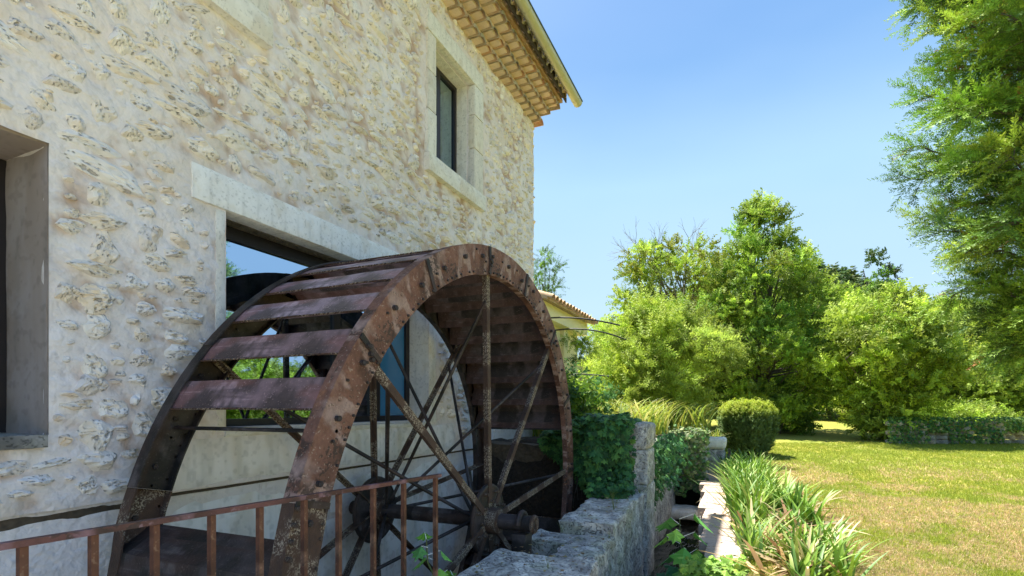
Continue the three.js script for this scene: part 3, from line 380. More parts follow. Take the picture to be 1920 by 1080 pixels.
// ================================================================= WATER WHEEL
{
  const HU = 4.256, HY = .4545, R = 2.398, RI = 2.149, PN = 2.045, PF = 3.378;
  const wheel = thing('water_wheel', 'large rusty iron water wheel standing in a pit against the stone house', 'water wheel', [PN, HY, HU]); const o = wheel.position, L = g => { g.translate(-o.x, -o.y, -o.z); return g; };
  const D2 = Math.PI / 180, C = (th, r, p) => { const x = r * Math.cos(th * D2), y = r * Math.sin(th * D2); return V(p, HY + .0537 * x + 1.0124 * y, HU + .9964 * x + .0537 * y); };
  const r = rngOf(77);
  // rims
  const joints = [-6]; for (let t = joints[0]; t < 350;) { t += 23.6; joints.push(Math.min(t, 354)); }
  const JN = [2, 25, 48.5, 73.5, 95, 120, 141.2, 164.5, 188, 212, 236, 260, 284, 308, 334, 362];
  const profile = (th, s, j) => { const p0 = s > 0 ? PN : PF, d = s, q = (a, b) => C(th, a, p0 + d * b), w = .085; return [q(RI + j, 0), q(R + j, 0), q(R + j, w), q(R - .012 + j, w), q(R - .012 + j, .012), q(RI + .012 + j, .012), q(RI + .012 + j, w * .7), q(RI + j, w * .7)]; };
  const rimAt = th => { const t = ((th % 360) + 360) % 360; return t > 158 && t < 345; };
  for (const s of [1, -1]) for (let i = 0; i + 1 < JN.length; i++) {
    const a = JN[i] + .02, b = JN[i + 1] - .02, secs = [], j = (r() - .5) * .008, lime = rimAt((a + b) / 2);
    for (let k = 0; k <= 8; k++) { const e = lime ? (fbm(k * 1.7 + i, s, 4, 2) - .5) * .02 : 0; secs.push(profile(lerp(a, b, k / 8), s, j + e)); }
    const seg = part('rim_segment', L(sweep(secs, true, .5)), lime ? M.limed : s > 0 ? M.rust : M.iron, wheel);
    // bolts: nuts on the web and rivets along the flanges
    const face = s > 0 ? PN - .004 : PF - .004, bo = [];
    const nut = (th, rad, sz, ht) => { const g = new THREE.CylinderGeometry(sz, sz * 1.05, ht, 6); g.rotateZ(Math.PI / 2); const q = C(th, rad, face - ht / 2 + .004 - (s < 0 ? .085 * 0 : 0)); g.translate(q.x, q.y, q.z); return g; };
    for (let t = a + 3; t < b; t += 8.55) { const m = part('nut', L(nut(t + (r() - .5) * 2.5, R - .115 + (r() - .5) * .05, .017, .026)), M.iron, seg); if (r() < .6) bo.push(nut(t + 2.6 + r(), R - .1 + (r() - .5) * .12, .009, .012)); }
    for (let t = a + .6; t < b - .3; t += 1.9) { if (r() < .75) bo.push(nut(t, RI + .022, .0085, .012)); if (lime && r() < .8) bo.push(nut(t, R - .02, .013, .03)); }
    stuffed(part('rivet', L(merge(bo)), lime ? M.limed : M.iron, seg));
    // joint strap
    if (s > 0 && i % 1 === 0) part('joint_strap', L(sweep([-.5, .5].map(d => [[RI + .004, -.012], [R - .004, -.012], [R - .004, -.001], [RI + .004, -.001]].map(([rr, b]) => C(JN[i] + d * .9, rr, PN + b))), true, .3)), M.iron, seg);
  }
  // floats (bucket boards)
  const thetas = []; for (let k = 0; k < 16; k++) thetas.push(148 - k * 8.55); thetas.push(173.2, 181.5, 189, 198, 207, 216, 225, 234, 243, 252, 261, 270, 279, 288, 297, 306, 315, 324, 333, 342);
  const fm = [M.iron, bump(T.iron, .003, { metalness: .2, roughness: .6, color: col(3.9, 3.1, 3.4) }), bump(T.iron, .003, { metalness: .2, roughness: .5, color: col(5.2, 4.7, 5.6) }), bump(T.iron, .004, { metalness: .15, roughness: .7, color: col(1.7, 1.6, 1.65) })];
  thetas.forEach((th, i) => {
    const lower = i >= 16, dirA = (th + 180 + 35) * D2, secs = [], n = 8, rr = R - .016;
    for (let k = 0; k <= n; k++) {
      const p = lerp(PN + .013, PF - .013, k / n), dent = (fbm(k * .9, i * 3.3, 2, 2) - .5) * .012;
      const A = C(th + 4.7, rr + dent, p), Mi = C(th + 2.3, rr + .003 + dent, p), B = C(th, rr + dent, p), Cc = B.clone().add(new THREE.Vector3(0, Math.sin(dirA) * .25, -Math.cos(dirA) * .25));
      const t = .007, inA = C(th + 4.7, rr - t, p), inM = C(th + 2.3, rr - t, p), inB = C(th + .25, rr - t, p), nn = new THREE.Vector3(0, Math.cos(dirA), Math.sin(dirA)).multiplyScalar(t);
      secs.push([A, Mi, B, Cc, Cc.clone().add(nn), inB, inM, inA]);
    }
    part('float_lip', L(tube([0, 2, 4, 6, 8].map(k => C(th + 4.75, rr + .004, lerp(PN + .013, PF - .013, k / 8)).add(new THREE.Vector3(0, (fbm(k * .9, i * 3.3, 2, 2) - .5) * .012, 0))), .0065, .0065, 5)), M.worn, wheel);
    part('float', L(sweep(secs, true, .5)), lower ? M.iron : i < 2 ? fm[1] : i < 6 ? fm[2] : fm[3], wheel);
  });
  // spokes, tension rods
  const spokes = [2.3, 46.9, 94.5, 141.9, 197, 232, 277, 320];
  const H0 = p => V(p, HY, HU);
  spokes.forEach((th, i) => {
    for (const [p, s] of [[PN + .03, 1], [PF - .03, -1]]) {
      const a = C(th, .12, p), b = C(th, R - .06, p), ax = new THREE.Vector3(1, 0, 0), lime = i > 3;
      const web = bar(a, b, .012, .085, new THREE.Vector3().crossVectors(b.clone().sub(a), ax)), g = [];
      const side = new THREE.Vector3().crossVectors(ax, b.clone().sub(a)).normalize();
      // T section: flat bar facing outwards with a rib behind it
      g.push(bar(a, b, .056, .012, ax)); g.push(bar(a.clone().add(new THREE.Vector3(-s * .03, 0, 0)), b.clone().add(new THREE.Vector3(-s * .03, 0, 0)), .012, .042, ax));
      const sp = part('spoke', L(merge(g)), i % 2 || s < 0 ? M.limed : M.limed, wheel);
      const e = C(th, R - .17, p - s * .034); const pl = []; for (const [x, y] of [[-.04, .05], [.04, -.03], [0, 0]]) { const c = new THREE.CylinderGeometry(.016, .016, .03, 6); c.rotateZ(Math.PI / 2); const q = C(th + x * 12, R - .14 + y, p - s * .04); c.translate(q.x, q.y, q.z); pl.push(c); }
      stuffed(part('spoke_bolt', L(merge(pl)), M.iron, sp));
      const op = s > 0 ? PF - .1 : PN + .1;
      if (i < 5) { const q = C(th, s > 0 ? 1.93 : 1.96, p + s * .02), e2 = C(th + 180, .14, op); part('tension_rod', L(tube([q, e2], .016, .016, 8)), M.iron, wheel); }
    }
  });
  for (const [th, rr] of [[154.6, 2.25], [16, 2.2], [215, 2.2]]) part('tie_rod', L(tube([C(th, rr, PN), C(th, rr, PF)], .012, .012, 8)), M.iron, wheel);
  // hubs and axle
  for (const [p, s] of [[PN + .05, 1], [PF - .05, -1]]) {
    const disc = new THREE.CylinderGeometry(.31, .31, .03, 40); disc.rotateZ(Math.PI / 2); const q = H0(p); disc.translate(q.x, q.y, q.z);
    const rim = new THREE.TorusGeometry(.305, .02, 8, 40); rim.rotateY(Math.PI / 2); rim.translate(q.x, q.y, q.z);
    const hub = part('hub', L(merge([disc, rim])), M.iron, wheel);
    const boss = new THREE.LatheGeometry([[.0, -.12], [.105, -.12], [.115, -.1], [.115, .09], [.1, .11], [0, .11]].map(v => new THREE.Vector2(...v)), 24); boss.rotateZ(Math.PI / 2); boss.translate(q.x, q.y, q.z); part('boss', L(boss), M.limed, hub);
    const bl = []; for (let k = 0; k < 16; k++) { const a = k / 16 * 6.2832, c = new THREE.CylinderGeometry(.014, .014, .05, 6); c.rotateZ(Math.PI / 2); c.translate(q.x + s * .03, q.y + Math.sin(a) * (k % 2 ? .26 : .17), q.z + Math.cos(a) * (k % 2 ? .26 : .17)); bl.push(c); } stuffed(part('hub_bolt', L(merge(bl)), M.limed, hub));
  }
  const ax = part('axle', L(tube([V(1.66, HY, HU), V(2.3, HY, HU), V(2.9, HY, HU), V(3.6, HY, HU)], .068, .068, 18)), M.iron, wheel);
  const col1 = new THREE.TorusGeometry(.06, .022, 8, 20); col1.rotateY(Math.PI / 2); const cq = V(1.66, HY, HU); col1.translate(cq.x, cq.y, cq.z); part('axle_collar', L(col1), M.limed, ax);
  const pb = thing('bearing_block', 'rusty iron bearing under the axle end in a notch of the pit wall', 'bearing', [1.77, 0, 4.256]);
  part('base', block(1.70, -.02, 4.17, 1.84, .38, 4.34, .006, .05, 3).translate(1.77, 0, 4.256), M.iron, pb); const cg = new THREE.TorusGeometry(.09, .026, 8, 20, Math.PI); cg.rotateY(Math.PI / 2); cg.translate(0, HY, 0); part('cap', cg, M.iron, pb);
}

// ---------------------------------------------------------------- railing in front
{
  const A = [1.812, .70], B = [1.523, 2.486], rl = thing('iron_railing', 'rusty iron railing with flat top rail in front of the wheel pit', 'railing', [1.65, 0, 1.6]); const o = rl.position, L = g => { g.translate(-o.x, -o.y, -o.z); return g; };
  const d = [B[0] - A[0], B[1] - A[1]], a2 = [A[0] - d[0] * .9, A[1] - d[1] * .9], y = 1.09;
  const rail = part('top_rail', L(bar(V(a2[0], y - .006, a2[1]), V(B[0] - .001, y - .006, B[1] + .012), .026, .018)), M.railing, rl);
  const ps = [[1.801, .794], [1.775, .952], [1.748, 1.115], [1.719, 1.293], [1.689, 1.47], [1.658, 1.661], [1.63, 1.832], [1.598, 2.028], [1.566, 2.225], [1.528, 2.462]]; for (let k = 1; k < 8; k++) ps.push([1.801 + .027 * k, .794 - .165 * k]);
  const post = bump(T.rust, .0015, { metalness: .15, roughness: .7, color: col(.52, .42, .33) });
  for (const [p, u] of ps) part('post', L(bar(V(p, 0, u), V(p, y - .017, u), .02, .02, new THREE.Vector3(0, 0, 1))), post, rl);
  part('bottom_rail', L(bar(V(a2[0], .12, a2[1]), V(B[0], .12, B[1]), .03, .02)), M.railing, rl);
}
// ================================================================= PLANTS
const Q = (X, z) => [-.916 * X + .4012 * z, .4012 * X + .916 * z];       // metres right of / ahead of the camera's heading -> (p, u)
// a leaf: folded diamond, 4 triangles, from base b along d, half-width vector s, normal n
function leaf(G, b, d, s, n, L, w, fold = .25, droop = .15) {
  const A = q => [q.x, q.y, q.z], at = (t, k, h) => b.clone().addScaledVector(d, L * t).addScaledVector(s, w * k).addScaledVector(n, h);
  const m = at(.45, 0, -droop * L * .3), tip = at(1, 0, -droop * L), l = at(.42, .5, fold * w * .5 - droop * L * .2), r = at(.42, -.5, fold * w * .5 - droop * L * .2);
  G.tri(A(b), A(m), A(l)); G.tri(A(b), A(r), A(m)); G.tri(A(l), A(m), A(tip)); G.tri(A(m), A(r), A(tip));
}
function spray(seed, n, L, leafL, leafW, spread = 1, twig = true) {
  const r = rngOf(seed), G = new Geo();
  for (let i = 0; i < n; i++) {
    const t = (i + .5) / n, a = i * 2.4 + r(), y = L * t, b = new THREE.Vector3((r() - .5) * .06 * L, y, (r() - .5) * .06 * L);
    const d = new THREE.Vector3(Math.cos(a) * spread, .45 + r() * .5, Math.sin(a) * spread).normalize(), s = new THREE.Vector3().crossVectors(d, new THREE.Vector3(r() - .5, 1, r() - .5)).normalize(), nn = new THREE.Vector3().crossVectors(s, d);
    const k = .7 + r() * .6; leaf(G, b, d, s, nn, leafL * k, leafW * k, .3, .25 * r());
  }
  return G.build();
}
function needles(seed, L, n, nl, nw) {          // yew shoot: needles all round the twig, leaning forward
  const r = rngOf(seed), G = new Geo(), A = q => [q.x, q.y, q.z];
  for (let i = 0; i < n * 2; i++) {
    const t = (i + r()) / (n * 2), y = L * t, k = nl * (1 - .3 * t) * (.75 + .5 * r()), a = (i % 2 ? 0 : Math.PI) + (r() - .5) * 2.1, b = new THREE.Vector3(0, y, 0), d = new THREE.Vector3(Math.cos(a), .5 + r() * .5, Math.sin(a) * .8 + .15).normalize(), s = new THREE.Vector3().crossVectors(d, new THREE.Vector3(r() - .5, .3, 1)).normalize().multiplyScalar(nw / 2);
    const e = b.clone().addScaledVector(d, k), m = b.clone().addScaledVector(d, k * .5);
    G.tri(A(b), A(m.clone().add(s)), A(e)); G.tri(A(b), A(e), A(m.clone().sub(s)));
  }
  G.tri([-.003, 0, 0], [.003, 0, 0], [0, L, 0]);
  return G.build();
}
function lobed(seed, n = 5) {                    // ivy / maple leaf in the xy plane, unit size, attached at the origin
  const r = rngOf(seed), G = new Geo(), pts = [];
  for (let i = 0; i <= n * 2; i++) { const a = -.35 + (Math.PI + .7) * i / (n * 2), rr = i % 2 ? (i === n ? .62 : .52) : .34; pts.push([Math.cos(a) * rr * (.9 + .2 * r()), .35 + Math.sin(a) * rr * 1.05, -.12 * Math.abs(Math.cos(a)) + (r() - .5) * .05]); }
  for (let i = 0; i < pts.length - 1; i++) G.tri([0, .3, 0], pts[i], pts[i + 1]);
  G.tri([0, 0, 0], pts[0], [0, .3, 0]); G.tri([0, 0, 0], [0, .3, 0], pts[pts.length - 1]);
  return G.build();
}
function strap(seed, L, w, lean, bend) {         // arching sword leaf rising from the origin, leaning to +x
  const r = rngOf(seed), G = new Geo(), A = q => [q.x, q.y, q.z], n = 8; let a = lean, x = 0, y = 0; const tw = (r() - .5) * .8, row = [];
  for (let i = 0; i <= n; i++) { const t = i / n, ww = w * (t < .15 ? .7 + 2 * t : Math.pow(1 - t, .55) * 1.08), c = Math.cos(tw * t), s = Math.sin(tw * t); const f = new THREE.Vector3(-Math.cos(a), Math.sin(a), 0); row.push([new THREE.Vector3(x, y, 0).addScaledVector(new THREE.Vector3(s * .3, 0, c), -ww / 2), new THREE.Vector3(x, y, 0).addScaledVector(f, -ww * .12), new THREE.Vector3(x, y, 0).addScaledVector(new THREE.Vector3(s * .3, 0, c), ww / 2)]); x += Math.sin(a) * L / n; y += Math.cos(a) * L / n; a += bend / n * (.4 + 1.2 * t); }
  for (let i = 0; i < n; i++) for (const k of [0, 1]) G.quad(A(row[i][k]), A(row[i][k + 1]), A(row[i + 1][k + 1]), A(row[i + 1][k]));
  return G.build(.9);
}
const vary = (r, c, a = .25) => { const b = 1 + (r() - .5) * 2 * a, w = (r() - .5) * a * .5; return col(c[0] * b * (1 + w), c[1] * b, c[2] * b * (1 - w)); };
const mixT = (r, ts) => ts[Math.floor(r() * ts.length)];
// crown: clumps of leafy shoots on limbs; shape(t) is the crown radius at height fraction t
function crownOf(r, base, y0, y1, shape, count, clumpR, hollow = .3) {
  const cl = [];
  let mx = 0; for (let i = 0; i <= 20; i++) mx = Math.max(mx, shape(i / 20));
  while (cl.length < count) { const t = r(), R = shape(t); if (r() > (R / mx) * .9 + .1) continue; const a = r() * 6.2832, q = R * Math.sqrt(hollow + (1 - hollow) * r()) * (.82 + .3 * r()) * (.42 + 1.16 * fbm(a * 1.3 + 3, t * 5, clumpR * 10, 2)); cl.push({ c: new THREE.Vector3(base.x + Math.cos(a) * q, y0 + (y1 - y0) * t, base.z + Math.sin(a) * q), r: clumpR * (.6 + .7 * r()) * Math.min(1, .45 + R / mx), t, a, q: q / (R || 1) }); }
  return cl;
}
function fill(r, cl, per, size, tints, up = .35, flat = .7) {
  const L = [];
  for (const k of cl) { const tint = mixT(r, tints), b = .5 + .85 * r();
    const n = Math.max(4, Math.round(per * Math.pow(k.r / (k.r0 ?? k.r), 2)));
    for (let i = 0; i < n; i++) { const d = rdir(r, up), q = k.r * Math.pow(r(), .45); const p = k.c.clone().add(new THREE.Vector3(d.x * q, d.y * q * flat, d.z * q)); const dd = d.clone().add(rdir(r, .1).multiplyScalar(.9)).normalize(); L.push([p, aim(dd, r() * 6.28), size * (.7 + .6 * r()), vary(r, tint.map(v => v * b), .2)]); } }
  return L;
}
function tree(name, label, category, at, o, group) {
  const r = rngOf(o.seed), [p, u] = at, y = o.y ?? groundY(p, u), t = thing(name, label, category, [p, y, u], group), ori = t.position;
  const cl = crownOf(r, { x: 0, z: 0 }, o.y0 - y, o.y1 - y, o.shape, o.clumps, o.clumpR, o.hollow);
  const g = [], stems = o.stems ?? 1, tips = [];
  for (let s = 0; s < stems; s++) {
    const a = s / stems * 6.28 + r(), sp = stems > 1 ? .35 : 0, top = (o.y1 - y) * (o.trunkTop ?? .8), pts = [];
    for (let i = 0; i <= 6; i++) { const k = i / 6; pts.push(new THREE.Vector3(Math.cos(a) * sp * (.3 + k * k * (o.splay ?? 2.5)) + (r() - .5) * .12 * i * .4, -.15 + top * k, Math.sin(a) * sp * (.3 + k * k * (o.splay ?? 2.5)) + (r() - .5) * .12 * i * .4)); }
    g.push(tube(pts, o.trunkR, o.trunkR * .2, 8, .12)); tips.push(pts);
  }
  part('trunk', g, M.bark, t);
  const lg = [];
  for (const k of cl) { if (r() > (o.limbs ?? .6)) continue; const pts = tips[Math.floor(r() * stems)], hh = Math.min(.95, Math.max(.1, (k.c.y / (o.y1 - y)) * .75 - .05)) / (o.trunkTop ?? .8), i = Math.min(5, Math.floor(hh * 6)), s = pts[i].clone().lerp(pts[Math.min(6, i + 1)], hh * 6 - i > 1 ? 1 : Math.max(0, hh * 6 - i)), m = s.clone().lerp(k.c, .55).add(new THREE.Vector3(0, -.1 * s.distanceTo(k.c), 0)); lg.push(tube([s, m, k.c], o.trunkR * .28, o.trunkR * .06, 5)); }
  if (lg.length) part('limbs', lg, M.bark, t);
  inst('crown', o.spray, M.leaf, fill(r, cl, o.per, o.size ?? 1, o.tints, o.up, o.flat), t);
  return t;
}
const G1 = [.30, .43, .05], G2 = [.36, .49, .06], G3 = [.20, .34, .045], G4 = [.43, .54, .075], G5 = [.08, .14, .03], GY = [.46, .58, .10];
const sprA = spray(1, 16, .42, .13, .075), sprB = spray(2, 18, .55, .17, .095), sprFine = spray(3, 26, .4, .075, .028, 1.1), sprBox = spray(4, 14, .12, .03, .018), sprBig = spray(6, 14, .9, .36, .22), sprDense = spray(7, 22, .5, .12, .07, 1.2);
const prof = (...k) => t => { for (let i = 0; i + 1 < k.length; i++) if (t <= k[i + 1][0]) return lerp(k[i][1], k[i + 1][1], sm(clamp((t - k[i][0]) / (k[i + 1][0] - k[i][0])))); return k[k.length - 1][1]; };

tree('broadleaf_tree', 'tall fresh green tree with a pointed ragged top in the middle of the garden', 'tree', [-.7, 26.5], { seed: 301, y0: 1.3, y1: 10.7, trunkR: .17, shape: prof([0, 2.8], [.3, 3.9], [.48, 3.5], [.6, 2.8], [.7, 1.9], [.84, 1.15], [.95, .6], [1, .2]), clumps: 210, clumpR: .62, per: 30, spray: sprA, tints: [G1, G1, G2, G4, [.24, .40, .05]], stems: 2, splay: 1.2, hollow: .25, trunkTop: .88 });
{ const t = tree('broadleaf_tree', 'rounded tree with bare grey twigs sticking out of its top', 'tree', [3.2, 27.2], { seed: 302, y0: 1.3, y1: 9.1, trunkR: .2, shape: prof([0, 2.2], [.3, 3.1], [.6, 2.9], [.85, 2.5], [1, 1.2]), clumps: 190, clumpR: .62, per: 30, spray: sprA, tints: [G2, G4, G1, [.30, .33, .05]], stems: 2, hollow: .3 });
  const r = rngOf(88), g = []; const grow = (a, d, L, rad, dep) => { const b = a.clone().addScaledVector(d, L * .5).add(rdir(r).multiplyScalar(L * .06)), c = a.clone().addScaledVector(d, L); c.y += L * .02; g.push(tube([a, b, c], rad, rad * .55, 4)); if (dep) for (let i = 0; i < 3; i++) grow(i ? b.clone().lerp(c, r()) : c, d.clone().add(rdir(r, .1).multiplyScalar(.65)).normalize(), L * (.55 + .2 * r()), rad * .5, dep - 1); };
  for (let i = 0; i < 9; i++) grow(new THREE.Vector3((r() - .7) * 2.6, 5.8 + r() * 1.2, (r() - .5) * 1.8), new THREE.Vector3(-.55 + r() * .6, 1, (r() - .5) * .9).normalize(), 1.25 + r() * .4, .045, 3);
  part('bare_branches', g, mat({ color: col(.2, .17, .15) }), t); }
tree('feathery_shrub', 'feathery yellow green shrub in front of the yellow annex', 'shrub', [2.1, 14.1], { seed: 303, y: .9, y0: 1.2, y1: 4.1, trunkR: .05, shape: prof([0, .9], [.35, 1.5], [.7, 1.3], [1, .4]), clumps: 95, clumpR: .36, per: 40, spray: sprFine, tints: [GY, G4, [.40, .52, .08]], stems: 4, splay: 3, hollow: .15, flat: .5, up: .1 });
tree('feathery_shrub', 'pale yellow green shrub between the feathery shrub and the rounded tree', 'shrub', [3.4, 18.2], { seed: 304, y0: .9, y1: 4.2, trunkR: .05, shape: prof([0, 1.5], [.4, 2.0], [.8, 1.3], [1, .4]), clumps: 80, clumpR: .5, per: 42, spray: sprFine, tints: [G4, G2, GY], stems: 4, hollow: .2 });
tree('annex_shrub', 'loose leafy shrub growing against the annex wall above the ivy', 'shrub', [2.75, 8.75], { seed: 305, y: .9, y0: 1.1, y1: 1.95, trunkR: .022, shape: prof([0, .45], [.5, .55], [1, .25]), clumps: 30, clumpR: .22, per: 12, spray: spray(8, 9, .28, .1, .06), tints: [[.12, .26, .08], G3, G2], stems: 5, splay: 1.2, hollow: .1 });
tree('climbing_shrub', 'green leafy climber hanging from the annex eave', 'shrub', [3.2, 11.0], { seed: 306, y: .9, y0: 2.45, y1: 3.1, trunkR: .012, shape: prof([0, .12], [.6, .3], [1, .3]), clumps: 7, clumpR: .15, size: .55, per: 18, spray: sprFine, tints: [[.14, .28, .05], G2], stems: 1, hollow: .1, up: -.4 });
tree('multi_stem_tree', 'spreading bush tree with dark stems at the left end of the ivy covered wall', 'tree', [-4.68, 23.3], { seed: 307, y0: .6, y1: 5.4, trunkR: .07, shape: prof([0, .8], [.25, 1.6], [.55, 2.5], [.8, 2.0], [1, .7]), clumps: 110, clumpR: .55, per: 32, spray: sprA, tints: [G2, G1, G4, [.38, .48, .07]], stems: 6, splay: 4.5, hollow: .2, trunkTop: .6 });
const bgs = [[19.2, 36, 10.2, 3.0, G1, 'green tree just right of the pointed tree, part of the far tree belt'], [23.2, 39, 11.2, 3.2, G2, 'light green rounded tree in the far tree belt left of the slender tree'], [23.0, 33, 8.0, 2.6, G4, 'yellow green bushy tree in the far belt behind the multi stem tree'], [27.3, 37, 9.6, 3.0, G1, 'mid green tree in the far belt right of the slender tree'], [29.6, 36, 9.2, 3.2, GY, 'golden green tree in the far belt beside the yew branches'], [34.5, 40, 10.4, 3.6, G3, 'darker green tree in the far belt behind the yew branches'], [40, 42, 10.5, 3.6, G2, 'far belt tree at the right edge behind the yew'], [16.5, 44, 11.5, 3.4, G3, 'dark green tree in the far belt behind the pointed tree'], [9.0, 42, 9.2, 3.4, G1, 'far green tree behind the tree with bare twigs'], [31.2, 33, 8.6, 3.2, G4, 'pale yellow green tree in the far belt nearest the right edge'], [20.6, 31, 7.6, 2.8, G4, 'yellow green tree in the far belt filling the gap beside the pointed tree'], [26.2, 31, 7.4, 2.6, G2, 'light green tree in the far belt just behind the multi stem tree'], [22, 45, 11.2, 3.2, G1, 'tallest green tree of the far belt between the pointed tree and the slender tree'], [12.4, 38, 9.6, 3.0, G2, 'far light green tree between the bare twig tree and the pointed tree']];
bgs.forEach(([X, z, h, w, c, lab], i) => { const [p, u] = Q(X, z), gy = groundY(p, u); tree('belt_tree', lab, 'tree', [p, u], { seed: 320 + i, y0: gy + (X / z > .48 && X / z < .64 ? 2.2 : .5), y1: h - .9, trunkR: .14, shape: prof([0, w * .75], [.35, w], [.7, w * .8], [1, w * .2]), clumps: 100, clumpR: .8, per: 30, spray: sprB, tints: [c, c, G1, G2], stems: 2, hollow: .4, limbs: .3 }); });
{ const [p, u] = Q(27.4, 40), gy = groundY(p, u); tree('slender_tree', 'slender dark green tree with a forked feathery top above the far belt', 'tree', [p, u], { seed: 340, y0: gy + 3, y1: 12.6, trunkR: .13, shape: prof([0, 1.4], [.5, 1.3], [.78, .9], [1, .5]), clumps: 52, clumpR: .62, per: 34, spray: sprB, tints: [G3, G5, G3], stems: 2, splay: 2.2, trunkTop: .97, hollow: .1 }); }
for (const [X, z, s, lab] of [[28.2, 32, 345, 'park tree with a thick leaning dark trunk beyond the ivy covered wall'], [32.2, 34, 346, 'park tree with a dark trunk at the right edge beyond the ivy covered wall']]) { const [p, u] = Q(X, z), gy = groundY(p, u); tree('park_tree', lab, 'tree', [p, u], { seed: s, y0: gy + 1.5, y1: 6.4, trunkR: .34, shape: prof([0, 2.6], [.35, 3.9], [.7, 3.2], [1, .8]), clumps: 95, clumpR: .8, per: 34, spray: sprB, tints: [G2, G4, GY, G1], stems: 1, hollow: .3, trunkTop: .55 }); }
{ const [p, u] = [9.9, 27]; tree('pine_tree', 'dark pine tree peeping past the corner of the stone house', 'tree', [p, u], { seed: 350, y0: 6, y1: 10.2, trunkR: .2, shape: prof([0, .5], [.4, .8], [1, .2]), clumps: 22, clumpR: .5, per: 22, spray: sprFine, tints: [G3, [.14, .24, .06]], hollow: .1 }); }
// low shrubs behind the ivy covered wall and along the lawn's far side
[[17.6, 23, .75,  1.1, G2, 'low pale green shrub behind the left part of the ivy covered wall'], [19.8, 24, .75,  1.2, G4, 'low yellow green shrub behind the middle of the ivy covered wall'], [22, 25.5, .75,  1.2, G1, 'low green shrub behind the right part of the ivy covered wall'], [11.2, 22.5, 1.9, 1.2, G3, 'dark leafy shrub at the foot of the pointed tree']].forEach(([X, z, h, w, c, lab], i) => { const [p, u] = Q(X, z), gy = groundY(p, u); tree('low_shrub', lab, 'shrub', [p, u], { seed: 360 + i, y0: gy + .1, y1: gy + h, trunkR: .03, shape: prof([0, w], [.5, w], [1, w * .5]), clumps: 30, clumpR: .4, per: 34, spray: sprA, tints: [c, G2], stems: 3, hollow: .3 }); });
// garden trees to the right of the view, met in the window's reflection
[[-10.5, 12, 4.6, 1.9, G1, 'bushy green tree across the lawn, mirrored left in the window'], [-11.5, 16.5, 3.8, 2.0, G2, 'light green tree beyond the lawn, mirrored mid window'], [-12.5, 21, 4.4, 2.1, G1, 'green tree beyond the lawn, mirrored right in the window'], [-10, 8, 3.4, 1.6, G3, 'dark green bush beyond the lawn right of the yew']].forEach(([p, u, h, w, c, lab], i) => tree('garden_tree', lab, 'tree', [p, u], { seed: 370 + i, y0: .5, y1: h, trunkR: .09, shape: prof([0, w * .6], [.5, w], [1, w * .3]), clumps: 50, clumpR: .6, per: 30, spray: sprA, tints: [c, G2], stems: 2, hollow: .3 }));

[[27.5, 55, 3.2, 2.6, G2, 'pale green bush at the far end of the lawn left of the multi stem tree'], [31, 57, 3.0, 2.8, G4, 'yellow green bush at the far end of the lawn behind the multi stem tree'], [35.5, 54, 3.4, 3.0, G1, 'mid green bush at the far end of the lawn behind the ivy covered wall']].forEach(([X, z, h, w, c, lab], i) => { const [p, u] = Q(X, z), gy = groundY(p, u); tree('far_bush', lab, 'bush', [p, u], { seed: 380 + i, y0: gy + .2, y1: gy + h, trunkR: .06, shape: prof([0, w * .8], [.5, w], [1, w * .4]), clumps: 50, clumpR: .8, per: 26, spray: sprB, tints: [c, G2], stems: 2, hollow: .3, limbs: .2 }); });
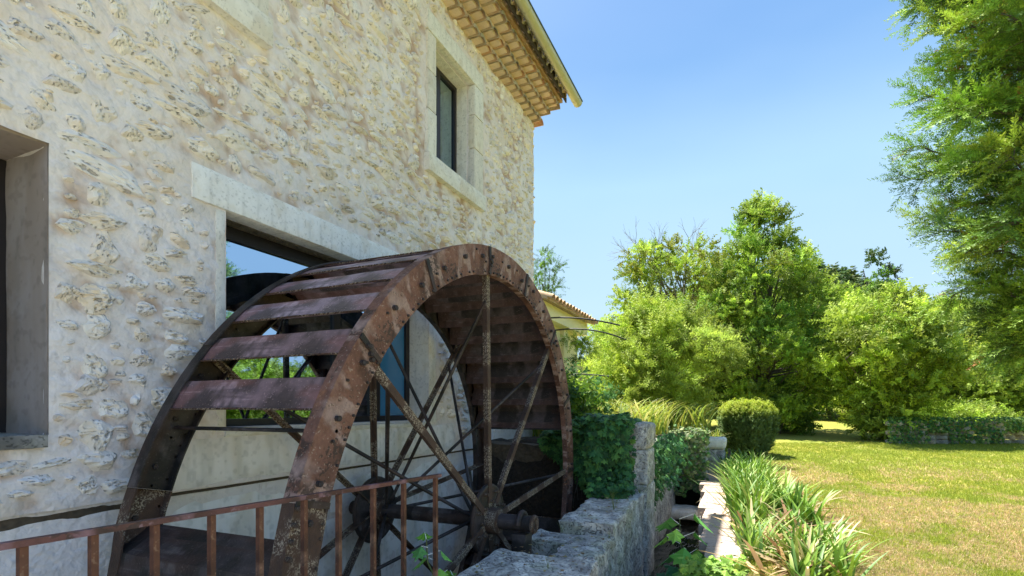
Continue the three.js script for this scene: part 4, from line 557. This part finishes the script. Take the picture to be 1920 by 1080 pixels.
// ---- yew: dense flat shoots with drooping tips at the right edge
{
  const [p, u] = Q(5.45, 5.03), t = thing('yew_tree', 'yew with dense drooping needle branches filling the right edge', 'tree', [p, groundY(p, u), u]); const r = rngOf(400);
  part('trunk', tube([0, 1, 2, 3, 4, 5, 6].map(i => new THREE.Vector3((r() - .5) * .1, i * 1.15 - .2, (r() - .5) * .1)), .22, .06, 12, .15), M.bark, t);
  const wood = [], gs = [needles(1, .17, 15, .040, .0085), needles(2, .21, 18, .042, .0085), needles(3, .13, 12, .036, .008)], lists = [[], [], []];
  const NB = 180;
  for (let b = 0; b < NB; b++) {
    const y = 1.87 + 5.3 * (b + r()) / NB, a = b * 2.39996 + r() * .4, env = 1.56 - .04 * Math.abs(y - 3.4) - (y < 2.9 ? (2.9 - y) * .8 : 0), R = env * (.42 + .3 * r() + .40 * fbm(a * 1.6, y * 2.2, 4, 2)), drop = .02 + .3 * r() * r() + (y < 3 ? .1 : 0);
    const d0 = new THREE.Vector3(Math.cos(a), 0, Math.sin(a)), pts = [], n = 12;
    for (let i = 0; i <= n; i++) { const k = i / n; pts.push(new THREE.Vector3(d0.x * R * k, y + R * ((.30 + .55 * ((b * 13) % 7) / 7) * k - drop * 1.3 * k * k), d0.z * R * k).add(rdir(r).multiplyScalar(.025))); }
    wood.push(tube(pts, .026, .006, 6));
    const tint = mixT(r, [[.09, .17, .05], [.19, .32, .045], [.14, .25, .045], [.24, .37, .05], [.30, .40, .06], [.10, .19, .05]]);
    for (let i = 4; i <= n; i++) for (const sd of [-1, 1, 0]) {
      const fwd = pts[i].clone().sub(pts[i - 1]).normalize(), side = new THREE.Vector3(-d0.z, 0, d0.x).applyAxisAngle(fwd, (r() - .5) * 2.6), tipk = i / n;
      const bd = sd ? fwd.clone().multiplyScalar(.8).addScaledVector(side, sd * (.6 + .35 * r())).add(new THREE.Vector3(0, -.1 + .35 * (r() - .5), 0)).normalize() : fwd.clone();
      const BL = (.13 + .19 * r()) * (1.15 - .45 * tipk), s0 = pts[i]; let c = s0.clone(), dir = bd.clone(); const m = Math.max(2, Math.round(BL / .095));
      for (let j = 0; j < m; j++) {
        dir.add(new THREE.Vector3(0, -.06 + .05 * r(), 0)).normalize(); const nc = c.clone().addScaledVector(dir, BL / m), up = new THREE.Vector3(0, 1, 0), sv = new THREE.Vector3().crossVectors(dir, up).normalize().applyAxisAngle(dir, (r() - .5) * 2.4);
        for (const s2 of (j === m - 1 ? [0, -1, 1] : [-1, 1])) {
          const dd = dir.clone().addScaledVector(sv, s2 * (.55 + .35 * r())).add(new THREE.Vector3(0, (r() - .6) * .35, 0)).normalize(), nrm = up.clone().add(rdir(r).multiplyScalar(.3)); nrm.addScaledVector(dd, -dd.dot(nrm)).normalize();
          const qq = new THREE.Quaternion().setFromRotationMatrix(new THREE.Matrix4().makeBasis(new THREE.Vector3().crossVectors(dd, nrm).normalize(), dd, nrm)), c2 = r() < .01 ? [.55, .22, .08] : tint.map(v => v * (j === m - 1 ? 1.5 : .95));
          lists[Math.floor(r() * 3)].push([nc.clone(), qq, .85 + .5 * r(), vary(r, c2, .25)]);
        }
        c = nc;
      }
      if (sd) wood.push(tube([s0, c], .005, .002, 3));
    }
  }
  console.log('yew shoots', lists.reduce((a, l) => a + l.length, 0));
  part('branches', wood, M.bark, t); lists.forEach((l, i) => inst('needle_shoots', gs[i], M.needle, l, t));
}

// ---- clipped box bush
{
  const t = thing('clipped_bush', 'clipped barrel shaped bush with light green top at the end of the channel', 'bush', [-.03, .1, 16.4]); const r = rngOf(410), L = [];
  const rad = k => .45 + .24 * Math.pow(Math.sin(Math.min(1, k * 1.15) * 1.57), .8) - (k > .78 ? .55 * Math.pow((k - .78) / .22, 2.2) * .55 : 0);
  for (let i = 0; i < 5200; i++) { const k = Math.pow(r(), .85), a = r() * 6.28, lump = 1 + .07 * Math.sin(a * 5 + k * 3) + .05 * Math.sin(a * 11), q = rad(k) * lump * (.86 + .16 * r()), d = new THREE.Vector3(Math.cos(a), k > .75 ? 1.6 : .9, Math.sin(a)).add(rdir(r).multiplyScalar(.4)).normalize(); const top = ss(.66, .9, k + .08 * (r() - .5)); L.push([new THREE.Vector3(Math.cos(a) * q, .06 + 1.34 * k, Math.sin(a) * q), aim(d, r() * 6), .9 + .6 * r(), vary(r, mixc([.18, .28, .09], [.46, .54, .05], top), .25)]); }  // leaves lighten towards the top: new growth plus sunlight painted into the colour
  for (let i = 0; i < 1500; i++) { const a = r() * 6.28, q = .55 * Math.sqrt(r()); L.push([new THREE.Vector3(Math.cos(a) * q, 1.2 + .2 * (1 - q) + .05 * r(), Math.sin(a) * q), aim(rdir(r, 1.2), r() * 6), 1 + .6 * r(), vary(r, [.44, .50, .05], .2)]); }
  for (let i = 0; i < 130; i++) { const a = r() * 6.28, q = .6 * Math.sqrt(r()); L.push([new THREE.Vector3(Math.cos(a) * q, 1.3 + .1 * r() - q * q * .3, Math.sin(a) * q), aim(rdir(r, 1.6), r() * 6), 1.5 + 1.1 * r(), vary(r, [.42, .52, .06], .2)]); }
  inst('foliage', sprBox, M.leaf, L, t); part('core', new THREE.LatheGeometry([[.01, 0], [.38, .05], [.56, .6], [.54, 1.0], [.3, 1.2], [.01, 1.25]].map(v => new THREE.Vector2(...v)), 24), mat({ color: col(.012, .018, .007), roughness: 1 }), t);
}

// ---- ivy
const ivyG = [lobed(1), lobed(2), lobed(3)];
function ivy(name, label, pos, seed, n, place, size, tints, category = 'ivy') {
  const t = thing(name, label, category, pos), r = rngOf(seed), Ls = [[], [], []];
  for (let i = 0; i < n; i++) { const q = place(r); if (!q) continue; const [p, y, u, nx, ny, nz] = q; const nn = new THREE.Vector3(nx, ny, nz).add(rdir(r).multiplyScalar(.55)).normalize(), dn = new THREE.Vector3(0, -1, 0).add(rdir(r).multiplyScalar(.5)); dn.addScaledVector(nn, -dn.dot(nn)).normalize(); const x = new THREE.Vector3().crossVectors(dn, nn).normalize();
    Ls[i % 3].push([V(p, y, u).sub(t.position), new THREE.Quaternion().setFromRotationMatrix(new THREE.Matrix4().makeBasis(x, dn, nn)), size * (.6 + .8 * r()), vary(r, mixT(r, tints), .3)]); }
  Ls.forEach((l, i) => l.length && inst('leaves', ivyG[i], M.ivy, l, t)); return t;
}
const IV = [[.065, .20, .06], [.05, .15, .05], [.12, .28, .07], [.035, .10, .035]], IV2 = [[.22, .31, .10], [.11, .21, .07], [.36, .42, .20]];
ivy('ivy', 'dark green ivy heaped over the far bank of the wheel pit beside the stone pier', [1.9, .9, 6.9], 420, 3600, r => { const a = r(), p = 1.38 + 1.12 * Math.pow(a, .85), w = fbm(p * 3.1, 2, 4, 3) - .5, k = r(), top = 1.36 - .22 * Math.pow((p - 1.6) / .9, 2) + .22 * w, low = .24 + .64 * Math.pow((p - 1.38) / 1.12, 1.4) - .35 * (fbm(p * 5, 7, 4, 2) - .35); const lump = .22 * (fbm(p * 4, r() * .01 + 3, 8, 2)); if (k < .25) return [p, top - .16 + .18 * r(), 6.7 + .6 * r(), .1, 1, .3]; const y = lerp(low, top, Math.pow(r(), .8)); const bul = (fbm(p * 3.4, y * 3.4, 6, 3) - .5) * .5; return [p, y, 6.86 - .16 * Math.sin((y - low) / (top - low + .01) * 3) - bul + .13 * r() - lump * 0, .25, .3, 1]; }, .105, IV);
ivy('ivy', 'ivy spilling over the top left corner of the stone pier', [1.35, 1, 7], 425, 240, r => { const p = 1.34 + .22 * r(), k = r(); if (k < .35) return [p, 1.27 + .05 * r(), 7.05 + .6 * r(), .2, 1, .2]; const y = 1.3 - Math.pow(r(), 1.5) * (.3 + 1.0 * fbm(p * 6, 4, 3, 2)) * (p > 1.3 ? 1.2 : .7); return [p, y, 7.03 - .05 * r(), .3, .3, 1]; }, .085, IV);
ivy('ivy', 'ivy strands hanging over the back of the raised step beside the pier', [1.5, .6, 6.7], 424, 380, r => { const p = 1.3 + .5 * r(), t = r(); return [p, .37 + .12 * r() + .35 * t * r(), 6.35 + .5 * t, .2, .7, .7]; }, .085, IV);
{ const r = rngOf(421), t = part('stem', (() => { const g = []; for (let i = 0; i < 26; i++) { const p = 1.5 + r() * .9; let q = V(p, 1.25, 7.0); const pts = [q]; for (let j = 0; j < 5; j++) { q = q.clone().add(new THREE.Vector3((r() - .5) * .16, -.26, .05 * (r() - .3))); pts.push(q); } g.push(tube(pts, .008, .003, 4)); } return merge(g).translate(1.9, -.9, 6.9); })(), M.bark, scene.children[scene.children.length - 3]); }
ivy('ivy', 'grey green ivy curtain on the cross wall over the channel', [1.2, .5, 11.4], 422, 2000, r => { const p = .68 + 1.3 * r(), k = r(); if (k < .25) return [p, .88 + .26 * r() * r(), 11.3 + .5 * r(), .1, 1, .3]; const y = lerp(-.1 - .5 * fbm(p * 5, 3, 2, 3) + .1, .86 + .3 * fbm(p * 4, 9, 2, 2), r()); return [p, y, 11.42 - .28 * r() * fbm(p * 4, y * 4, 5, 2) - .05, .1, .3, 1]; }, .075, [...IV2, [.14, .17, .09], IV[2]]);
ivy('ivy', 'dark ivy trailing down the channel side of the stone pier', [1.1, .5, 8.4], 423, 900, r => { const u = 7.75 + 2.6 * r(), y = lerp(.25 - .7 * r() * fbm(u * 3, 2, 7, 2), .9 + .2 * fbm(u * 3, 5, 8, 2), Math.sqrt(r())); return [1.30 - .34 * Math.max(0, Math.sin((y + .1) * 2)) * r() * (.4 + fbm(u * 4, y * 4, 3, 2)), y, u, 1, .4, .5]; }, .09, IV);
// dry-stone garden wall under ivy at the far side of the lawn
{
  const A = [-4.4, 21.75], B = [-13.5, 25.7], t = thing('garden_wall', 'low dry stone garden wall under ivy at the far side of the lawn', 'stone wall', [-8, .2, 23]); const r = rngOf(430), o = t.position, len = Math.hypot(B[0] - A[0], B[1] - A[1]), ang = Math.atan2(B[1] - A[1], B[0] - A[0]);
  const at = s => [lerp(A[0], B[0], s / len), lerp(A[1], B[1], s / len)];
  const vs = []; for (let i = 0; i < 6; i++) { const g = block(-.5, -.5, -.5, .5, .5, .5, .05, .34, i * 5, .08); vs.push(g); }
  const gms = [[1, .95, .9], [.8, .78, .76], [1.15, 1, .85]].map(c => bump(T.grey, .01, { color: col(...c) }));
  for (let row = 0; row < 5; row++) for (let s = (row % 2) * .15; s < len;) { const l = .25 + r() * .3, [p, u] = at(s + l / 2), y = groundY(p, u) + .06 + row * .155; const m = part('stone', vs[Math.floor(r() * 6)], gms[Math.floor(r() * 3)], t); m.position.copy(V(p, y, u)).sub(o); m.rotation.y = Math.atan2(-(B[1] - A[1]) * -1, -(B[0] - A[0]) * -1) * 0 + Math.PI / 2 - Math.atan2(B[1] - A[1], -(B[0] - A[0])) + Math.PI / 2; m.scale.set(l - .02, .14 + r() * .02, .35); s += l; }
  ivy('ivy', 'ivy draped over the low garden wall across the lawn, parted where stones show', [-8, .6, 23], 431, 4200, r => { const s = r() * len, [p, u] = at(s), gy = groundY(p, u), k = r(); const gap = Math.exp(-Math.pow((s - 1.75) / .42, 2)) + Math.exp(-Math.pow((s - 4.3) / .5, 2)); const nx = .4, nz = .9; if (k < .35) return [p + (r() - .5) * .1, gy + .78 + .14 * r(), u + (r() - .5) * .5, .1, 1, .2]; const y = lerp(gap > .5 ? .42 : .04, .84, r()); return [p + .05 * r(), gy + y, u - .22 - .08 * r(), nx, .3, nz]; }, .085, [[.08, .19, .04], IV[0], [.14, .26, .05], [.26, .36, .09]]);
}

// ---- iris bed beside the channel
{
  const r = rngOf(440), vars = []; for (let i = 0; i < 10; i++) vars.push(strap(500 + i, .44 + .28 * r(), .040 + .022 * r(), .18 + .55 * r(), .3 + 2.1 * r() * r()));
  const cols = [[.20, .35, .04], [.28, .43, .05], [.15, .29, .05], [.38, .46, .13], [.12, .25, .05]], lm = cols.map(c => leafM(.35, { color: col(...c), roughness: .5, specularIntensity: .5 })); const straw = leafM(.2, { color: col(.62, .54, .32), roughness: .7 });
  let n = 0;
  const spots = []; for (let i = 0; i < 120; i++) { const u = 4.9 + Math.pow(r(), 1.1) * 8.9, w = .80 - .12 * ss(7, 13, u); spots.push([edge(u) - .08 - r() * w, u]); } spots.sort((a, b) => a[1] - b[1]);
  for (const [p, u] of spots) {
    const t = thing('iris_clump', 'clump of broad arching iris leaves in the bed between the pale slabs and the lawn', 'iris', [p, groundY(p, u) - .01, u], 'iris clumps along the channel'), k = u < 6.6 ? 17 : 12, sc = u < 8 ? 1 : .9, fan = r() * 3.14;
    if (u < 7.2 && n < 34) { n++; for (let i = 0; i < k; i++) { const m = part('leaf', vars[Math.floor(r() * 10)], r() < .09 ? straw : mixT(r, lm), t); m.position.set((r() - .5) * .16, 0, (r() - .5) * .16); m.rotation.set((r() - .5) * .3, r() * 6.28, (r() - .5) * .25); m.scale.setScalar(sc * (.52 + .42 * r())); } }
    else { const g = []; for (let i = 0; i < k + 4; i++) { const q = vars[Math.floor(r() * 10)].clone(); q.applyMatrix4(_m.compose(new THREE.Vector3((r() - .5) * .2, 0, (r() - .5) * .2), new THREE.Quaternion().setFromEuler(new THREE.Euler((r() - .5) * .3, r() * 6.28, (r() - .5) * .25)), _s.setScalar(sc * (.7 + .5 * r())))); g.push(q); } part('leaves', g, mixT(r, lm), t); }
  }
  { const L = []; for (let i = 0; i < 420; i++) { const u = 4.9 + Math.pow(r(), 1.1) * 7, p = edge(u) - .05 - r() * .95; L.push([V(p, groundY(p, u) + .02, u), new THREE.Quaternion().setFromEuler(new THREE.Euler((r() - .5) * 1.2, r() * 6.28, -.9 + (r() - .5) * .8)), .6 + .5 * r(), vary(r, mixT(r, [[.50, .36, .18], [.58, .48, .28], [.30, .18, .09]]), .3)]); } meta(inst('withered_leaf', vars[3], M.leaf, L, scene), 'withered brown leaves lying among the iris clumps', 'dead leaves'); }
  { const q = lobed(21, 3), L = []; for (let i = 0; i < 260; i++) { const k = r(); const [p, y, u] = k < .45 ? [1.12 + .7 * r(), .285, 2.6 + 2.2 * r()] : k < .7 ? [1.25 + .4 * r(), .385, 5.0 + 1.9 * r()] : [edge(7) + .36 * r() + .03, .02, 4.9 + 6 * r()]; L.push([V(p + (k >= .7 ? edge(u) - edge(7) : 0), y, u), new THREE.Quaternion().setFromEuler(new THREE.Euler(-1.57 + (r() - .5) * .5, 0, r() * 6.28)), .02 + .025 * r(), vary(r, mixT(r, [[.34, .22, .10], [.22, .14, .07], [.42, .34, .14]]), .3)]); } meta(inst('fallen_leaf', q, M.leaf, L, scene), 'small brown fallen leaves scattered on the stone wall tops', 'dead leaves'); }
  // daylilies on the terrace beyond the pit
  const L = []; for (let i = 0; i < 2600; i++) { const u = 9 + 8.5 * r(), p = .75 + 2.6 * r() + (u < 12 ? .75 : 0); L.push([V(p, (u < 13.4 ? .92 : groundY(p, u)), u), new THREE.Quaternion().setFromEuler(new THREE.Euler((r() - .5) * .3, r() * 6.28, 0)), 1.0 + .65 * r(), vary(r, mixT(r, [[.42, .47, .06], [.32, .41, .06], [.50, .48, .12], [.21, .31, .06]]), .2)]); }
  const dl = meta(inst('daylily_bed', strap(530, .62, .026, .25, 1.6), M.leaf, L, scene), 'mass of yellow green daylily leaves behind the ivy at the channel end', 'daylilies'); dl.userData.kind = 'stuff';
}
// ---- sapling with big lobed leaves in the channel, weeds, tufts
{
  const r = rngOf(450), big = [lobed(11, 5), lobed(12, 5), lobed(13, 3)], lms = [[.20, .56, .09], [.30, .64, .09], [.16, .44, .11]].map(c => leafM(.45, { color: col(...c), roughness: .45, specularIntensity: .5 }));
  const sap = (name, label, pos, h, n, size, ms) => { const t = thing(name, label, 'plant', pos), pts = []; for (let i = 0; i <= 5; i++) pts.push(new THREE.Vector3(.05 * Math.sin(i), h * i / 5, .04 * Math.cos(i * 1.4) - .04)); part('stem', tube(pts, .011, .004, 6), mat({ color: col(.09, .12, .04) }), t);
    for (let i = 0; i < n; i++) { const k = .25 + .75 * (i + 1) / n, a = i * 2.2 + r(), s = pts[Math.min(5, Math.floor(k * 5))].clone(); s.y = h * k; const d = new THREE.Vector3(Math.cos(a), .35, Math.sin(a)).normalize(), e = s.clone().addScaledVector(d, size * .7); part('petiole', tube([s, e], .003, .002, 4), M.leaf, t); const m = part('leaf', big[i % 3], mixT(r, ms), t); m.position.copy(e); const out = d.clone(); out.y = -.95; out.normalize(); const nn = new THREE.Vector3(d.x * .5, 1, d.z * .5); nn.addScaledVector(out, -nn.dot(out)).normalize(); m.quaternion.setFromRotationMatrix(new THREE.Matrix4().makeBasis(new THREE.Vector3().crossVectors(out, nn), out, nn)); m.scale.setScalar(size * (.8 + .5 * r())); } return t; };
  sap('sapling', 'young sapling with large bright lobed leaves rising out of the channel', [.52, -.75, 5.2], 1.16, 15, .21, lms);
  sap('weed', 'leafy weed between the railing end and the wheel hub', [1.80, -.1, 2.86], .72, 11, .12, lms);
  sap('weed', 'small leafy weed on the pit edge under the end of the railing', [1.74, -.1, 3.1], .42, 11, .11, [lms[2], lms[0]]);
  ivy('ground_cover', 'low green ground cover at the near end of the pale slabs', [.2, 0, 5.0], 451, 420, r2 => [.02 + .5 * r2(), .02 + .16 * r2() * r2(), 4.75 + .45 * r2(), 0, 1, .4], .07, [[.18, .34, .05], [.25, .42, .06]], 'plants');
  ivy('ground_cover', 'dark leafy undergrowth in the channel below the sapling', [.6, -.5, 5.1], 452, 420, r2 => [.36 + .5 * r2(), -.8 + .75 * r2() * r2() + .1, 4.7 + .8 * r2(), .3, .8, .5], .1, [[.08, .24, .10], [.06, .18, .09]], 'plants');
  const tuft = (() => { const G = []; for (let i = 0; i < 14; i++) { const q = strap(560 + i, .16 + .14 * r(), .004, .1 + .5 * r(), .9 * r()); q.rotateY(r() * 6.28); G.push(q); } return mergeGeometries(G); })();
  [[1.30, .35, 5.7], [1.45, .35, 6.3], [1.62, .345, 6.9], [1.25, .345, 6.95], [1.15, .25, 4.85], [1.62, .25, 4.9], [1.35, .25, 3.75]].forEach(([p, y, u], i) => { const m = meta(part('grass_tuft', tuft, leafM(.3, { color: col(.20, .24, .06) })), ['wispy grass tuft on the step of the pit wall nearest the channel', 'grass tuft in the middle of the raised step of the pit wall', 'grass tuft under the ivy at the back of the pit wall step', 'grass tuft at the foot of the stone pier', 'tiny grass tuft where the pit wall steps up on the channel side', 'tiny grass tuft where the pit wall steps up on the wheel side', 'tiny grass tuft on the flat top of the pit wall near the axle'][i], 'grass tuft'); m.position.copy(V(p, y, u)); m.scale.setScalar(i < 4 ? .85 : .45); m.rotation.y = i * 1.7; });
}
// ---- lawn blades
{
  const r = rngOf(460), G = new Geo(); for (let i = 0; i < 5; i++) { const a = r() * 6.28, x = (r() - .5) * .05, z = (r() - .5) * .05, h = .02 + .025 * r(), c = Math.cos(a), s = Math.sin(a), l = (r() - .5) * .05; G.tri([x - c * .0035, 0, z - s * .0035], [x + c * .0035, 0, z + s * .0035], [x + l * s, h, z - l * c]); }
  const L = []; for (let i = 0; i < 120000; i++) { const z = 4.4 + 14 * Math.pow(r(), 1.6), X = (r() * 1.02 - .02) * z * 1.0 + .0, [p, u] = Q(X + z * .0, z); if (p > edge(u) - .02 || u > 25) continue;
    const dry = clamp(ss(.36, .56, fbm(p * .9 + 5, u * .55, 9, 4)) * (1 - ss(3, 10, -p - (u - 6) * .1)) * 1.15 * (1 - ss(10, 18, u))); const c = r() < dry * .6 ? [.60, .47, .27] : mixc([.27, .36, .045], [.44, .47, .07], r());
    L.push([V(p, groundY(p, u) + (fbm(p * 1.3, u * 1.3, 3, 3) - .5) * .07 * ss(0, 1, edge(u) - p) - .014, u), new THREE.Quaternion().setFromAxisAngle(new THREE.Vector3(0, 1, 0), r() * 6.28), .8 + .6 * r() + z * .02, vary(r, c, .25)]); }
  meta(inst('grass', G.build(), M.leaf, L, scene), 'short mown grass blades of the sunlit lawn', 'grass');
}
{
  const r = rngOf(465), L = []; const g = (() => { const G = new Geo(); G.quad([-.03, .002, -.0018], [.03, .006, -.0018], [.03, .006, .0018], [-.03, .002, .0018]); return G.build(); })();
  for (let i = 0; i < 26000; i++) { const z = 4.4 + 9 * Math.pow(r(), 1.5), X = r() * z, [p, u] = Q(X, z); if (p > edge(u) - .05) continue; const dry = clamp(ss(.36, .56, fbm(p * .9 + 5, u * .55, 9, 4)) * (1 - ss(3, 10, -p - (u - 6) * .1)) * 1.15); if (r() > dry + .06) continue; L.push([V(p, groundY(p, u) + (fbm(p * 1.3, u * 1.3, 3, 3) - .5) * .07 * ss(0, 1, edge(u) - p) - .004 + .012 * r(), u), new THREE.Quaternion().setFromEuler(new THREE.Euler((r() - .5) * .5, r() * 6.28, (r() - .5) * .5)), .6 + .9 * r(), vary(r, [.66, .52, .34], .3)]); }
  meta(inst('dry_straw', g, M.leaf, L, scene), 'dry straw and clippings scattered over the worn strip of lawn', 'straw');
}
// ---- pergola hoops by the annex
{
  const t = thing('iron_hoops', 'thin dark iron hoops arching out from the annex above the shrubs', 'hoops', [2.6, 1, 8.7]); const o = t.position, L = g => { g.translate(-o.x, -o.y, -o.z); return g; }, im = mat({ color: col(.03, .03, .035), roughness: .6, metalness: .3 });
  for (const [a, b, c] of [[[3.9, 2.95, 8.9], [2.95, 3.12, 8.55], [1.95, 2.85, 9.0]], [[3.9, 2.85, 9.8], [2.85, 3.08, 9.4], [2.0, 2.7, 9.8]], [[3.9, 2.0, 8.6], [2.75, 2.07, 8.62], [2.1, 1.98, 8.85]]]) part('hoop', L(tube(new THREE.QuadraticBezierCurve3(V(...a), V(...b), V(...c)).getPoints(10), .014, .014, 6)), im, t);
}
// ---- distant hill, its wood, a far cottage
{
  const r = rngOf(470), hillH = (X, z) => { const az = X / z; return 58 * Math.exp(-Math.pow((az - .56) / .26, 2)) * ss(150, 300, z) * (1 + .12 * (fbm(X * .02, z * .02, 4, 3) - .5)) + 40 * Math.exp(-Math.pow((az - 1.2) / .3, 2)) * ss(150, 300, z); };
  const pos = [], idx = []; const nx = 60, nz = 24; for (let j = 0; j <= nz; j++) for (let i = 0; i <= nx; i++) { const z = 140 + 260 * j / nz, X = z * lerp(-.2, 1.9, i / nx), [p, u] = Q(X, z); pos.push(-p, groundY(p, u) + hillH(X, z) - 1.5, -u); }
  for (let j = 0; j < nz; j++) for (let i = 0; i < nx; i++) { const a = j * (nx + 1) + i; idx.push(a, a + 1, a + nx + 1, a + 1, a + nx + 2, a + nx + 1); }
  const g = new THREE.BufferGeometry(); g.setAttribute('position', new THREE.Float32BufferAttribute(pos, 3)); g.setIndex(idx); g.computeVertexNormals(); struct('hill', g, mat({ color: col(.07, .09, .035), roughness: 1 }));
  const pine = (() => { const G = new Geo(); for (let i = 0; i < 60; i++) { const t = r(), R = 2.4 * Math.sqrt(1 - t * .85), a = r() * 6.28, d = new THREE.Vector3(Math.cos(a), .2 + r() * .6, Math.sin(a)).normalize(), s = new THREE.Vector3(-d.z, 0, d.x); leaf(G, new THREE.Vector3(Math.cos(a) * R * .5, 1.5 + t * 6, Math.sin(a) * R * .5), d, s, new THREE.Vector3(0, 1, 0), 1.7, 1.5, .3, .2); } return G.build(); })();
  const L = []; for (let i = 0; i < 3600; i++) { const z = 150 + 235 * Math.pow(r(), .8), X = z * lerp(.1, 1.15, r()), [p, u] = Q(X, z); L.push([V(p, groundY(p, u) + hillH(X, z) - 2, u), aim(new THREE.Vector3(0, 1, 0), r() * 6), .8 + .6 * r(), vary(r, mixT(r, [[.10, .17, .06], [.09, .15, .06], [.16, .21, .06]]), .25)]); }
  meta(inst('far_wood', pine, M.leaf, L, scene), 'pine wood covering the distant hill', 'wood');
  const [cp, cu] = Q(40.5, 45.5), gy = groundY(cp, cu), c = thing('far_cottage', 'small pinkish cottage glimpsed between the two park tree trunks', 'cottage', [cp, gy, cu]);
  const cy = g => g; part('wall', new THREE.BoxGeometry(5, 2.6, 4).translate(0, 1.2, 0), mat({ color: col(.55, .40, .36) }), c); part('roof', (() => { const s = x => [new THREE.Vector3(x, 2.45, -2.3), new THREE.Vector3(x, 3.5, 0), new THREE.Vector3(x, 2.45, 2.3), new THREE.Vector3(x, 2.35, 2.3), new THREE.Vector3(x, 3.38, 0), new THREE.Vector3(x, 2.35, -2.3)]; return sweep([s(-2.8), s(2.8)], true, .3); })(), M.tile, c); part('door', new THREE.BoxGeometry(.9, 1.9, .1).translate(.6, .95, 2.02), mat({ color: col(.06, .10, .08) }), c);
  c.rotation.y = .2;
}
renderer.render(scene, camera);
